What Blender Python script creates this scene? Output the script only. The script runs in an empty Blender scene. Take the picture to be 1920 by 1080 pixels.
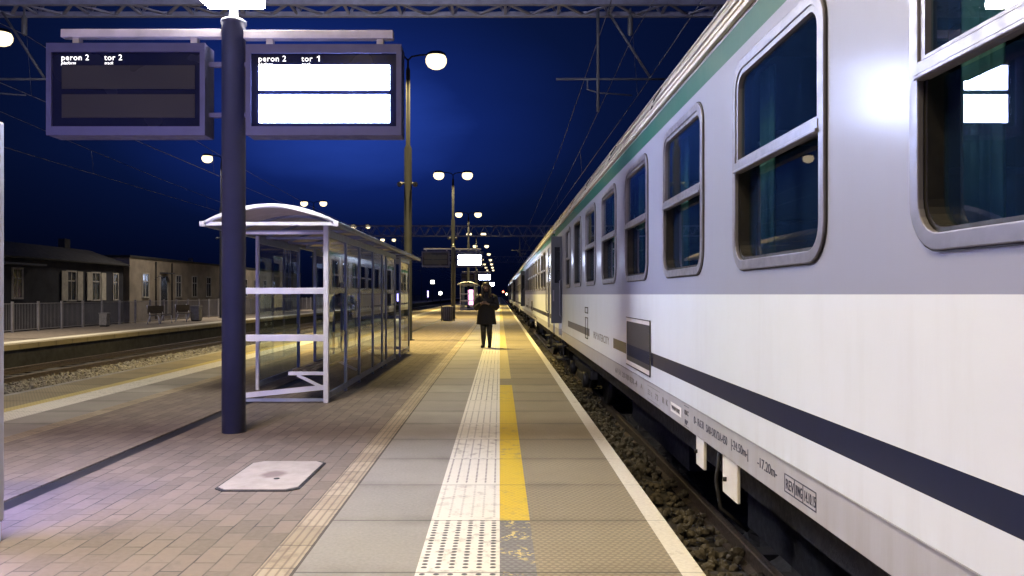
import bpy, bmesh, math, random
from mathutils import Vector, Matrix
random.seed(7)
S = bpy.context.scene
COL = S.collection
R = math.radians
PI = math.pi

# ------------------------------------------------------------------ camera
# world: x to the right across the tracks, y along the track, z up; platform surface is z = 0
cam_d = bpy.data.cameras.new('camera')
cam = bpy.data.objects.new('camera', cam_d); COL.objects.link(cam)
cam.location = (0, 0, 1.5)
cam.rotation_euler = (R(90), 0, 0)
cam_d.sensor_width = 36.0
cam_d.lens = 1450 / 1920 * 36.0
cam_d.shift_x = 23 / 1920
cam_d.shift_y = 12 / 1920
cam_d.clip_start = 0.05
cam_d.clip_end = 3000
S.camera = cam

# ------------------------------------------------------------------ exposure
S.view_settings.view_transform = 'Standard'
S.view_settings.look = 'None'
S.view_settings.exposure = 0.22
S.view_settings.gamma = 1.0
S.view_settings.use_curve_mapping = False
S.cycles.use_denoising = True
S.cycles.max_bounces = 8
S.cycles.transparent_max_bounces = 24
S.cycles.glossy_bounces = 4
S.cycles.diffuse_bounces = 3
S.cycles.caustics_reflective = False
S.cycles.caustics_refractive = False
S.cycles.sample_clamp_indirect = 6.0

# ------------------------------------------------------------------ light settings
LAMP_W = 820.0
SPREAD = 132                     # each platform lamp
LAMP_COL = (1.0, 0.75, 0.27)
NEAR_W = 360.0
NEAR_COL = (1.0, 0.77, 0.40)
LENS_E = 1.9
LCD_E = 72.0                       # lit departure display
LCD_COL = (0.50, 0.60, 1.0)
SKY_E = 0.74

# faint blue fill lamp added to tint the shadows, very soft
sun_d = bpy.data.lights.new('blue_fill', 'SUN'); sun_d.energy = 0.22; sun_d.angle = R(40); sun_d.color = (0.30, 0.38, 1.0)
sun = bpy.data.objects.new('blue_fill', sun_d); COL.objects.link(sun)
sun.rotation_euler = (R(50), 0, R(-28))

# ------------------------------------------------------------------ node helpers
class NT:
    def __init__(s, tree):
        s.t = tree; s.n = tree.nodes; s.l = tree.links
    def put(s, sock, v):
        if hasattr(v, 'is_output'): s.l.new(v, sock)
        else: sock.default_value = v
    def m(s, op, a, b=None, c=None):
        n = s.n.new('ShaderNodeMath'); n.operation = op
        s.put(n.inputs[0], a)
        if b is not None: s.put(n.inputs[1], b)
        if c is not None: s.put(n.inputs[2], c)
        return n.outputs[0]
    def mix(s, f, a, b, blend='MIX'):
        n = s.n.new('ShaderNodeMix'); n.data_type = 'RGBA'; n.blend_type = blend
        s.put(n.inputs[0], f); s.put(n.inputs[6], c4(a)); s.put(n.inputs[7], c4(b))
        return n.outputs[2]
    def noise(s, vec, scale, detail=4, rough=0.55):
        n = s.n.new('ShaderNodeTexNoise'); s.put(n.inputs['Scale'], scale)
        n.inputs['Detail'].default_value = detail; n.inputs['Roughness'].default_value = rough
        if vec is not None: s.l.new(vec, n.inputs['Vector'])
        return n.outputs['Fac']
    def ramp(s, f, stops):
        n = s.n.new('ShaderNodeValToRGB'); e = n.color_ramp.elements
        e[0].position, e[0].color = stops[0][0], c4(stops[0][1])
        e[1].position, e[1].color = stops[-1][0], c4(stops[-1][1])
        for p, c in stops[1:-1]:
            k = e.new(p); k.color = c4(c)
        s.put(n.inputs[0], f); return n.outputs[0]
    def rng(s, f, a, b, c=0.0, d=1.0):
        n = s.n.new('ShaderNodeMapRange')
        s.put(n.inputs[0], f)
        for i, v in enumerate((a, b, c, d)): s.put(n.inputs[i + 1], v)
        return n.outputs[0]
    def sep(s, v):
        n = s.n.new('ShaderNodeSeparateXYZ'); s.l.new(v, n.inputs[0]); return n.outputs
    def comb(s, x, y, z):
        n = s.n.new('ShaderNodeCombineXYZ')
        for i, v in enumerate((x, y, z)): s.put(n.inputs[i], v)
        return n.outputs[0]
    def pos(s):
        return s.n.new('ShaderNodeNewGeometry').outputs['Position']
    def obj(s):
        return s.n.new('ShaderNodeTexCoord').outputs['Object']
    def bump(s, h, strength=0.3, dist=0.01):
        n = s.n.new('ShaderNodeBump'); n.inputs['Strength'].default_value = strength
        n.inputs['Distance'].default_value = dist; s.put(n.inputs['Height'], h); return n.outputs[0]

def c4(c):
    if hasattr(c, 'is_output') or not hasattr(c, '__len__'): return c
    return (c[0], c[1], c[2], 1.0) if len(c) == 3 else c

def new_mat(name):
    m = bpy.data.materials.new(name); m.use_nodes = True
    nt = NT(m.node_tree); b = nt.n['Principled BSDF']
    return m, nt, b

def basic(name, col, rough=0.5, metal=0.0, var=0.2, scale=6.0, bump=0.0, bscale=60.0, coat=0.0, vec='obj'):
    m, nt, b = new_mat(name)
    v = nt.obj() if vec == 'obj' else nt.pos()
    f = nt.noise(v, scale, 5)
    dark = tuple(x * (1 - var) for x in col); lite = tuple(min(1, x * (1 + var)) for x in col)
    nt.put(b.inputs['Base Color'], nt.ramp(f, [(0.3, dark), (0.7, lite)]))
    nt.put(b.inputs['Roughness'], nt.rng(nt.noise(v, scale * 2.3, 3), 0.3, 0.7, max(0.02, rough - 0.1), min(1, rough + 0.1)))
    b.inputs['Metallic'].default_value = metal
    if coat:
        b.inputs['Coat Weight'].default_value = coat; b.inputs['Coat Roughness'].default_value = 0.08
    if bump:
        nt.put(b.inputs['Normal'], nt.bump(nt.noise(v, bscale, 4), bump, 0.01))
    return m

def emissive(name, col, e):
    m, nt, b = new_mat(name)
    b.inputs['Base Color'].default_value = (0.7, 0.7, 0.7, 1)
    f = nt.rng(nt.noise(nt.obj(), 3.0, 1), 0.3, 0.7, 0.94 * e, 1.06 * e)
    b.inputs['Emission Color'].default_value = c4(col)
    nt.put(b.inputs['Emission Strength'], f)
    return m

def glass(name, tint, ior=1.5, rough=0.01):
    m, nt, b = new_mat(name)
    out = nt.n['Material Output']; nt.n.remove(b)
    fr = nt.n.new('ShaderNodeFresnel'); fr.inputs['IOR'].default_value = ior
    tr = nt.n.new('ShaderNodeBsdfTransparent')
    dirt = nt.noise(nt.obj(), 5.0, 6)
    nt.put(tr.inputs['Color'], nt.ramp(dirt, [(0.3, tuple(x * 0.92 for x in tint)), (0.7, tint)]))
    gl = nt.n.new('ShaderNodeBsdfGlossy'); gl.inputs['Roughness'].default_value = rough
    mx = nt.n.new('ShaderNodeMixShader')
    bf = nt.n.new('ShaderNodeNewGeometry').outputs['Backfacing']
    nt.put(mx.inputs[0], nt.m('MULTIPLY', fr.outputs[0], nt.m('SUBTRACT', 1.0, bf))); nt.l.new(tr.outputs[0], mx.inputs[1]); nt.l.new(gl.outputs[0], mx.inputs[2])
    nt.l.new(mx.outputs[0], out.inputs['Surface'])
    return m

# ------------------------------------------------------------------ world: deep blue night sky with painted glow lobes for bloom around the displays
W = bpy.data.worlds.new('World'); S.world = W; W.use_nodes = True
wt = NT(W.node_tree)
bg = wt.n['Background']
gen = wt.n.new('ShaderNodeTexCoord').outputs['Generated']
wx, wy, wz = wt.sep(gen)[:3]
az = wt.m('ARCTAN2', wx, wy)
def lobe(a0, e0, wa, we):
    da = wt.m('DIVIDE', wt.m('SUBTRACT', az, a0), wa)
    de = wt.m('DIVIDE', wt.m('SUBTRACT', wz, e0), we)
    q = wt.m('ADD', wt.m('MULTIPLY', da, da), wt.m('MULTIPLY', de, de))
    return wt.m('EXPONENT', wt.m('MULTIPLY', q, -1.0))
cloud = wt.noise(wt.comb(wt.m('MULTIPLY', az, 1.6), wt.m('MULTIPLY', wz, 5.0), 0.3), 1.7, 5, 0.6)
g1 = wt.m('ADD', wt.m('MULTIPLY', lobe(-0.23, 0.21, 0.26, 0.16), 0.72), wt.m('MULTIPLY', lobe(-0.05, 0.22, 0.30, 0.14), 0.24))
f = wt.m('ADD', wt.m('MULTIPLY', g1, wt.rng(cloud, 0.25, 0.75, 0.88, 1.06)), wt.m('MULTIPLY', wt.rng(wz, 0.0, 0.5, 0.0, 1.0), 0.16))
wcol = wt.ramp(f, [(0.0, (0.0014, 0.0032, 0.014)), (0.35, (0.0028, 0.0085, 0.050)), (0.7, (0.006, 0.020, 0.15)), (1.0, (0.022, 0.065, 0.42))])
wcol = wt.mix(1.0, wcol, wt.ramp(wz, [(0.0, (0.30, 0.34, 0.40)), (0.16, (1, 1, 1))]), 'MULTIPLY')
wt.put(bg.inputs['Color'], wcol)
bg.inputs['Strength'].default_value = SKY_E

# ------------------------------------------------------------------ materials
M = {}
M['ground'] = basic('dark_earth', (0.035, 0.033, 0.03), 0.95, var=0.4, scale=0.6, vec='pos')
M['wall_dark'] = basic('dark_platform_wall', (0.035, 0.035, 0.04), 0.9, var=0.3, scale=2.5, bump=0.25, bscale=40, vec='pos')  # concrete wall texture in a much darker tone
M['concrete'] = basic('concrete', (0.30, 0.29, 0.27), 0.85, var=0.25, scale=2.5, bump=0.25, bscale=40, vec='pos')
M['pole_paint'] = basic('grey_blue_pole_paint', (0.042, 0.050, 0.085), 0.42, metal=0.0, var=0.12, scale=3, bump=0.05)
M['galv'] = basic('galvanised_steel', (0.42, 0.43, 0.45), 0.42, metal=0.7, var=0.18, scale=9)
M['lamp_pole'] = basic('dark_lamp_pole_paint', (0.006, 0.007, 0.013), 0.6, var=0.2, scale=4)
M['lamp_pole'].node_tree.nodes['Principled BSDF'].inputs['Specular IOR Level'].default_value = 0.05
M['galv_dull'] = basic('weathered_galvanised_steel', (0.05, 0.054, 0.08), 0.6, metal=0.25, var=0.2, scale=7)
M['board'] = basic('display_housing_paint', (0.065, 0.070, 0.17), 0.5, var=0.1, scale=4)
M['arm'] = basic('pale_beam_paint', (0.50, 0.48, 0.52), 0.5, var=0.15, scale=5)
M['lcd_back'] = basic('black_display_glass', (0.006, 0.008, 0.03), 0.22, var=0.03, scale=0.4)
M['lcd_off'] = basic('switched_off_panel', (0.03, 0.03, 0.036), 0.30, var=0.03, scale=0.4)
M['lcd_on'] = emissive('lit_panel', LCD_COL, LCD_E)
M['lcd_far'] = emissive('lit_panel_distant', (0.62, 0.72, 1.0), 45.0)
M['signbox'] = emissive('lit_sign_face', (1.0, 0.93, 0.84), 125.0)
M['text_lit'] = emissive('lit_lettering', (1, 0.98, 0.95), 1.6)
M['lens'] = emissive('lamp_lens', (1.0, 0.80, 0.48), LENS_E)
M['case_face'] = emissive('lit_poster_face', (0.46, 0.38, 1.0), 14.0)
M['white_metal'] = basic('white_powder_coat', (0.66, 0.67, 0.76), 0.4, var=0.06, scale=5)
M['blue_metal'] = basic('grey_blue_powder_coat', (0.27, 0.31, 0.42), 0.45, var=0.1, scale=6)
M['glass'] = glass('shelter_glass', (0.76, 0.83, 0.94), 1.5)
M['black'] = basic('black_rubber', (0.006, 0.006, 0.008), 0.6, var=0.2, scale=10)
M['dark_steel'] = basic('dirty_dark_steel', (0.011, 0.011, 0.014), 0.7, metal=0.2, var=0.4, scale=8, bump=0.2)
M['rail'] = basic('rail_steel', (0.16, 0.13, 0.11), 0.42, metal=0.7, var=0.35, scale=20)
M['sleeper'] = basic('concrete_sleeper', (0.05, 0.045, 0.04), 0.9, var=0.3, scale=6, bump=0.3)
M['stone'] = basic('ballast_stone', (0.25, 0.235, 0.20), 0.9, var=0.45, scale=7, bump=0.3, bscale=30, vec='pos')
M['stone_shade'] = basic('shaded_ballast_stone', (0.085, 0.073, 0.05), 0.9, var=0.45, scale=7, bump=0.3, bscale=30, vec='pos')  # darker copy of the ballast, shade beside the train put into its colour
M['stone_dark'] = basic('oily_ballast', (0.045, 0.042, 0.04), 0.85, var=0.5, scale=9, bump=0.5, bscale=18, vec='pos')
M['alu'] = basic('brushed_aluminium', (0.17, 0.17, 0.215), 0.42, metal=0.35, var=0.12, scale=8)
M['train_glass'] = glass('coach_glass', (0.66, 0.80, 0.82), 1.52, 0.015)
def blue_haze_film(m, col, amount):
    # thin uneven blue film, a bluish haze of light painted onto the pane
    nt = NT(m.node_tree); out = nt.n['Material Output']; src = out.inputs['Surface'].links[0].from_socket
    df = nt.n.new('ShaderNodeBsdfDiffuse'); df.inputs['Color'].default_value = c4(col)
    mp = nt.n.new('ShaderNodeMapping'); mp.inputs['Scale'].default_value = (1, 1, 0.25); nt.l.new(nt.obj(), mp.inputs[0])
    f = nt.rng(nt.noise(mp.outputs[0], 5.0, 7, 0.7), 0.3, 0.75, amount * 0.35, amount * 1.8)
    mx = nt.n.new('ShaderNodeMixShader'); nt.put(mx.inputs[0], f)
    nt.l.new(src, mx.inputs[1]); nt.l.new(df.outputs[0], mx.inputs[2]); nt.l.new(mx.outputs[0], out.inputs['Surface'])
blue_haze_film(M['train_glass'], (0.08, 0.20, 0.55), 0.032)
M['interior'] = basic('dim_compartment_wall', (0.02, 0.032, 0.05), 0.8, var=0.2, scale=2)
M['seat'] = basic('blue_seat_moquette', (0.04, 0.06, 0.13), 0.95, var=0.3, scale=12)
M['curtain'] = basic('teal_curtain', (0.045, 0.12, 0.125), 0.9, var=0.25, scale=6)
M['roof_grey'] = basic('coach_roof_paint', (0.33, 0.32, 0.31), 0.5, var=0.25, scale=1.5, bump=0.05)
M['gutter'] = basic('pale_gutter_strip', (0.60, 0.58, 0.55), 0.4, var=0.15, scale=2)
M['navy'] = basic('navy_lettering', (0.015, 0.02, 0.06), 0.5, var=0.1)
M['label_white'] = basic('white_label_plate', (0.75, 0.75, 0.74), 0.5, var=0.06)
M['frosted'] = glass('frosted_band', (0.62, 0.66, 0.78), 1.6, 0.25)
M['coat'] = basic('black_wool_coat', (0.0025, 0.0025, 0.006), 0.85, var=0.3, scale=20, bump=0.15)
M['skin'] = basic('skin', (0.15, 0.095, 0.08), 0.6, var=0.08, scale=20)
M['tights'] = basic('black_tights', (0.006, 0.006, 0.01), 0.7, var=0.2, scale=20)
M['hair'] = basic('dark_hair', (0.018, 0.014, 0.014), 0.5, var=0.3, scale=40)
M['lips'] = basic('lips', (0.30, 0.10, 0.09), 0.5)
M['screen'] = emissive('phone_screen', (0.6, 0.75, 1.0), 0.8)
M['plaster'] = basic('rough_plaster', (0.22, 0.19, 0.165), 0.95, var=0.22, scale=1.3, bump=0.4, bscale=12, vec='pos')
M['plaster_dark'] = basic('grey_plaster', (0.02, 0.021, 0.032), 0.95, var=0.3, scale=0.9, bump=0.3, bscale=10, vec='pos')
M['roof_felt'] = basic('dark_roof_felt', (0.018, 0.018, 0.022), 0.9, var=0.3, scale=2, vec='pos')
M['trim'] = basic('pale_window_trim', (0.30, 0.285, 0.28), 0.8, var=0.15, scale=4)
M['shutter'] = basic('pale_shutter_paint', (0.34, 0.32, 0.29), 0.8, var=0.2, scale=5)
M['pane_dark'] = basic('dark_window_pane', (0.012, 0.014, 0.02), 0.12, var=0.2)
M['wood'] = basic('dark_bench_slats', (0.06, 0.045, 0.035), 0.7, var=0.3, scale=14)
M['bin'] = basic('concrete_litter_bin', (0.24, 0.235, 0.24), 0.85, var=0.2, scale=10, bump=0.3)
M['cover'] = None
M['portal'] = basic('portal_steel', (0.13, 0.14, 0.24), 0.6, metal=0.2, var=0.2, scale=5)
M['hanging'] = basic('dull_hanging_steel', (0.055, 0.06, 0.09), 0.65, var=0.2)
M['wire'] = basic('copper_wire', (0.07, 0.075, 0.11), 0.6, metal=0.2, var=0.1)
M['fence'] = basic('fence_galvanised', (0.30, 0.29, 0.31), 0.6, metal=0.2, var=0.15, scale=4)
M['pink'] = emissive('pink_poster_light', (1.0, 0.45, 0.75), 3.0)
M['clock_face'] = emissive('clock_face_light', (1.0, 0.98, 0.92), 4.0)
M['cool_lamp'] = emissive('white_globe_light', (1.0, 0.97, 0.85), 7.0)
M['red_lamp'] = emissive('red_signal_light', (1.0, 0.18, 0.10), 7.0)
M['violet_lamp'] = emissive('violet_tube_light', (0.55, 0.40, 1.0), 4.0)
M['headlamp'] = emissive('warm_signal_light', (1.0, 0.9, 0.55), 6.0)

# polycarbonate roof: tinted, slightly see-through
def polycarb():
    m, nt, b = new_mat('polycarbonate_roof')
    f = nt.noise(nt.obj(), 4.0, 5)
    nt.put(b.inputs['Base Color'], nt.ramp(f, [(0.3, (0.42, 0.38, 0.33)), (0.7, (0.56, 0.52, 0.47))]))
    b.inputs['Roughness'].default_value = 0.35
    tl = nt.n.new('ShaderNodeBsdfTranslucent'); tl.inputs['Color'].default_value = (0.55, 0.50, 0.44, 1)
    mx = nt.n.new('ShaderNodeMixShader'); mx.inputs[0].default_value = 0.10
    nt.l.new(b.outputs[0], mx.inputs[1]); nt.l.new(tl.outputs[0], mx.inputs[2])
    nt.l.new(mx.outputs[0], nt.n['Material Output'].inputs['Surface'])
    return m
M['polycarb'] = polycarb()

def brick(nt, vec, bw, rh, mortar, offset=0.5, bias=0.0):
    n = nt.n.new('ShaderNodeTexBrick'); n.offset = offset
    nt.l.new(vec, n.inputs['Vector'])
    n.inputs['Scale'].default_value = 1.0
    n.inputs['Mortar Size'].default_value = mortar; n.inputs['Mortar Smooth'].default_value = 0.3
    n.inputs['Brick Width'].default_value = bw; n.inputs['Row Height'].default_value = rh
    n.inputs['Bias'].default_value = bias
    n.inputs['Color1'].default_value = (0, 0, 0, 1); n.inputs['Color2'].default_value = (1, 1, 1, 1)
    n.inputs['Mortar'].default_value = (0.5, 0.5, 0.5, 1)
    return n.outputs['Color'], n.outputs['Fac']

SLAB = 0.96; SLAB0 = 5.13
def joint(nt, y, w=0.012):
    q = nt.m('DIVIDE', nt.m('SUBTRACT', y, SLAB0), SLAB)
    fr = nt.m('SUBTRACT', q, nt.m('FLOOR', q))
    d = nt.m('MINIMUM', fr, nt.m('SUBTRACT', 1.0, fr))
    idx = nt.m('FLOOR', q)
    j = nt.rng(d, 0.0, w / SLAB, 1.0, 0.0)
    return j, idx, fr

def cellmask(nt, x, px, r0):          # distance from the cell centre along one axis, in cells
    q = nt.m('DIVIDE', x, px)
    fr = nt.m('SUBTRACT', nt.m('SUBTRACT', q, nt.m('FLOOR', q)), 0.5)
    return nt.m('MULTIPLY', fr, px)

def wn(nt, v):
    n = nt.n.new('ShaderNodeTexWhiteNoise'); n.noise_dimensions = '1D'; nt.put(n.inputs['W'], v); return n.outputs['Value']

def paver_mat():
    m, nt, b = new_mat('concrete_paver_blocks')
    x, y, z = nt.sep(nt.pos())[:3]
    wob = nt.m('MULTIPLY', nt.m('SUBTRACT', nt.noise(nt.pos(), 2.5, 2), 0.5), 0.014)
    col, fac = brick(nt, nt.comb(y, nt.m('ADD', x, wob), 0.0), 0.27, 0.132, 0.006)
    big = nt.noise(nt.pos(), 0.7, 5); small = nt.noise(nt.pos(), 26, 5)
    c = nt.mix(col, (0.145, 0.122, 0.100), (0.230, 0.195, 0.158))
    c = nt.mix(nt.rng(big, 0.3, 0.7, 0.0, 0.45), c, (0.17, 0.135, 0.11))
    c = nt.mix(nt.rng(small, 0.35, 0.75, 0.0, 0.35), c, (0.27, 0.225, 0.185))
    c = nt.mix(nt.m('MULTIPLY', fac, nt.rng(nt.noise(nt.pos(), 3.1, 4), 0.36, 0.62, 0.15, 1.0)), c, (0.055, 0.050, 0.050))
    st = nt.rng(nt.noise(nt.pos(), 1.7, 6, 0.7), 0.60, 0.66)
    c = nt.mix(nt.m('MULTIPLY', st, 0.35), c, (0.09, 0.08, 0.075))
    nt.put(b.inputs['Base Color'], c); b.inputs['Roughness'].default_value = 0.82
    h = nt.m('ADD', nt.m('MULTIPLY', fac, -1.0), nt.m('MULTIPLY', small, 0.3))
    nt.put(b.inputs['Normal'], nt.bump(h, 0.5, 0.006))
    return m
M['paver'] = paver_mat()

def slab_mat(name, base, tread):
    m, nt, b = new_mat(name)
    p = nt.pos(); x, y, z = nt.sep(p)[:3]
    j, idx, fr = joint(nt, y)
    big = nt.noise(p, 1.3, 6, 0.65); small = nt.noise(p, 45, 4)
    t = wn(nt, nt.m('ADD', idx, 11.3))
    c = nt.mix(t, tuple(k * 0.82 for k in base), tuple(k * 1.15 for k in base))
    c = nt.mix(nt.rng(big, 0.3, 0.7, 0.0, 0.5), c, tuple(k * 0.55 for k in base))
    c = nt.mix(nt.rng(small, 0.3, 0.75, 0.0, 0.35), c, tuple(k * 1.5 for k in base))
    grime = nt.m('MULTIPLY', nt.rng(nt.m('MINIMUM', fr, nt.m('SUBTRACT', 1.0, fr)), 0.0, 0.16, 0.5, 0.0), nt.rng(big, 0.35, 0.65))
    c = nt.mix(grime, c, tuple(k * 0.35 for k in base))
    h = nt.m('MULTIPLY', small, 0.15)
    if tread:
        u = nt.m('ADD', nt.m('MULTIPLY', x, 1.0), nt.m('MULTIPLY', nt.m('FLOOR', nt.m('DIVIDE', y, 0.036)), 0.023))
        dx = cellmask(nt, u, 0.046, 0); dy = cellmask(nt, y, 0.036, 0)
        dd = nt.m('ADD', nt.m('POWER', nt.m('DIVIDE', nt.m('ABSOLUTE', dx), 0.016), 2.0), nt.m('POWER', nt.m('DIVIDE', nt.m('ABSOLUTE', dy), 0.010), 2.0))
        bmp = nt.rng(dd, 0.7, 1.3, 1.0, 0.0)
        c = nt.mix(nt.m('MULTIPLY', nt.m('SUBTRACT', 1.0, bmp), 0.42), c, tuple(k * 0.30 for k in base))
        h = nt.m('ADD', h, bmp)
    c = nt.mix(nt.m('MULTIPLY', j, 0.85), c, (0.03, 0.028, 0.026))
    h = nt.m('SUBTRACT', h, nt.m('MULTIPLY', j, 1.5))
    nt.put(b.inputs['Base Color'], c); b.inputs['Roughness'].default_value = 0.72
    nt.put(b.inputs['Normal'], nt.bump(h, 0.5, 0.006))
    return m
M['slab'] = slab_mat('smooth_concrete_slab', (0.28, 0.265, 0.235), False)
M['tread'] = slab_mat('treaded_concrete_slab', (0.35, 0.30, 0.195), True)

def tactile_mat(name, base, x0, pitch, dots):
    # painted slab with rows of raised studs whose tops have worn back to grey
    m, nt, b = new_mat(name)
    p = nt.pos(); x, y, z = nt.sep(p)[:3]
    j, idx, fr = joint(nt, y)
    wear = nt.noise(p, 9, 6, 0.7); fine = nt.noise(p, 60, 4)
    c = nt.mix(nt.rng(fine, 0.3, 0.8, 0.0, 0.3), base, tuple(k * 0.6 for k in base))
    t = wn(nt, nt.m('ADD', idx, 3.7))
    dirty = nt.m('MULTIPLY', nt.rng(wear, 0.52, 0.66), nt.rng(t, 0.3, 1.0, 0.15, 0.75))
    c = nt.mix(dirty, c, (0.20, 0.185, 0.165))
    h = nt.m('MULTIPLY', fine, 0.12)
    if dots:
        dx = cellmask(nt, nt.m('SUBTRACT', x, x0), pitch, 0)
        dy = cellmask(nt, y, 0.0515, 0)
        near = nt.m('LESS_THAN', y, SLAB0)                 # the first slab: round studs, later slabs long dashes
        rx = nt.rng(near, 0.0, 1.0, 0.0085, 0.0165); ry = nt.rng(near, 0.0, 1.0, 0.018, 0.0155)
        dd = nt.m('ADD', nt.m('POWER', nt.m('DIVIDE', nt.m('ABSOLUTE', dx), rx), 2.0), nt.m('POWER', nt.m('DIVIDE', nt.m('ABSOLUTE', dy), ry), 2.0))
        stud = nt.rng(dd, 0.75, 1.25, 1.0, 0.0)
        bare = nt.rng(wn(nt, nt.m('ADD', idx, 8.1)), 0.2, 0.9, 0.30, 0.85)
        bare = nt.m('MAXIMUM', bare, near)
        edge_y = nt.rng(fr, 0.06, 0.075)
        amt = nt.m('MULTIPLY', nt.m('MULTIPLY', stud, bare), nt.rng(wear, 0.30, 0.42, 0.55, 1.0))
        c = nt.mix(nt.m('MULTIPLY', amt, edge_y), c, (0.055, 0.055, 0.060))
        h = nt.m('ADD', h, nt.m('MULTIPLY', stud, edge_y))
    else:
        u = nt.m('ADD', x, nt.m('MULTIPLY', nt.m('FLOOR', nt.m('DIVIDE', y, 0.036)), 0.023))
        dx = cellmask(nt, u, 0.046, 0); dy = cellmask(nt, y, 0.036, 0)
        dd = nt.m('ADD', nt.m('POWER', nt.m('DIVIDE', nt.m('ABSOLUTE', dx), 0.016), 2.0), nt.m('POWER', nt.m('DIVIDE', nt.m('ABSOLUTE', dy), 0.010), 2.0))
        bmp = nt.rng(dd, 0.7, 1.3, 1.0, 0.0)
        c = nt.mix(nt.m('MULTIPLY', nt.m('SUBTRACT', 1.0, bmp), 0.25), c, tuple(k * 0.5 for k in base))
        h = nt.m('ADD', h, bmp)
    c = nt.mix(nt.m('MULTIPLY', j, 0.8), c, (0.05, 0.045, 0.04))
    nt.put(b.inputs['Base Color'], c); b.inputs['Roughness'].default_value = 0.6
    nt.put(b.inputs['Normal'], nt.bump(h, 0.5, 0.006))
    return m
M['white_tactile'] = tactile_mat('white_tactile_paving', (0.74, 0.72, 0.64), -0.455, 0.0758, True)
M['yellow_paint'] = tactile_mat('yellow_painted_tread', (0.70, 0.50, 0.03), 0.0, 0.05, False)
M['yellow_faded'] = tactile_mat('faded_yellow_tread', (0.60, 0.50, 0.19), 0.0, 0.05, False)

def worn_yellow():
    # grey treaded slab with a few flecks of yellow paint left
    m = slab_mat('treaded_slab_with_paint_flecks', (0.24, 0.235, 0.225), True)
    nt = NT(m.node_tree); b = nt.n['Principled BSDF']
    src = b.inputs['Base Color'].links[0].from_socket
    p = nt.pos()
    fl = nt.m('MULTIPLY', nt.rng(nt.noise(p, 30, 3), 0.52, 0.56), nt.rng(nt.noise(p, 4.5, 2), 0.52, 0.60))
    nt.put(b.inputs['Base Color'], nt.mix(fl, src, (0.62, 0.50, 0.20)))
    return m
M['yellow_worn'] = worn_yellow()

def brown_strip():
    m, nt, b = new_mat('ribbed_brown_guide_tiles')
    p = nt.pos(); x, y, z = nt.sep(p)[:3]
    q = nt.m('DIVIDE', y, 0.385); fr = nt.m('SUBTRACT', q, nt.m('FLOOR', q)); idx = nt.m('FLOOR', q)
    j = nt.rng(nt.m('MINIMUM', fr, nt.m('SUBTRACT', 1.0, fr)), 0.0, 0.016, 1.0, 0.0)
    t = wn(nt, idx)
    c = nt.mix(t, (0.30, 0.25, 0.175), (0.42, 0.355, 0.255))
    rib = nt.m('ABSOLUTE', cellmask(nt, x, 0.052, 0))
    g = nt.rng(rib, 0.017, 0.022)
    c = nt.mix(nt.m('MULTIPLY', g, 0.55), c, (0.12, 0.095, 0.075))
    w = nt.noise(p, 6, 6, 0.7)
    c = nt.mix(nt.rng(w, 0.5, 0.7, 0.0, 0.65), c, (0.13, 0.105, 0.08))
    c = nt.mix(j, c, (0.035, 0.03, 0.03))
    gap_shadow = nt.m('MULTIPLY', nt.m('GREATER_THAN', nt.m('ADD', x, nt.m('MULTIPLY', w, 0.012)), -1.117), nt.m('GREATER_THAN', x, -2.0))  # gap and its shadow at the right edge, painted as a dark line
    c = nt.mix(nt.m('MULTIPLY', gap_shadow, 0.85), c, (0.02, 0.018, 0.018))
    nt.put(b.inputs['Base Color'], c); b.inputs['Roughness'].default_value = 0.75
    nt.put(b.inputs['Normal'], nt.bump(nt.m('SUBTRACT', nt.m('SUBTRACT', nt.m('MULTIPLY', w, 0.3), g), j), 0.5, 0.006))
    return m
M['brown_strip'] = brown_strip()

def edge_line():
    m, nt, b = new_mat('cream_edge_line_paint')
    p = nt.pos(); x, y, z = nt.sep(p)[:3]
    j, idx, fr = joint(nt, y, 0.008)
    w = nt.noise(p, 7, 7, 0.7)
    c = nt.mix(nt.rng(nt.noise(p, 40, 4), 0.3, 0.7), (0.72, 0.69, 0.58), (0.60, 0.57, 0.47))
    c = nt.mix(nt.rng(w, 0.58, 0.68, 0.0, 0.7), c, (0.33, 0.28, 0.20))
    c = nt.mix(nt.m('MULTIPLY', j, 0.6), c, (0.06, 0.055, 0.05))
    nt.put(b.inputs['Base Color'], c); b.inputs['Roughness'].default_value = 0.7
    nt.put(b.inputs['Normal'], nt.bump(w, 0.25, 0.005))
    return m
M['edge_line'] = edge_line()

def drain_mat():
    m, nt, b = new_mat('dark_drain_grating')
    p = nt.pos(); x, y, z = nt.sep(p)[:3]
    s = nt.m('ABSOLUTE', cellmask(nt, y, 0.03, 0))
    g = nt.rng(s, 0.006, 0.009)
    c = nt.mix(g, (0.035, 0.035, 0.042), (0.004, 0.004, 0.005))
    nt.put(b.inputs['Base Color'], c); b.inputs['Roughness'].default_value = 0.6
    return m
M['drain'] = drain_mat()

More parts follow.
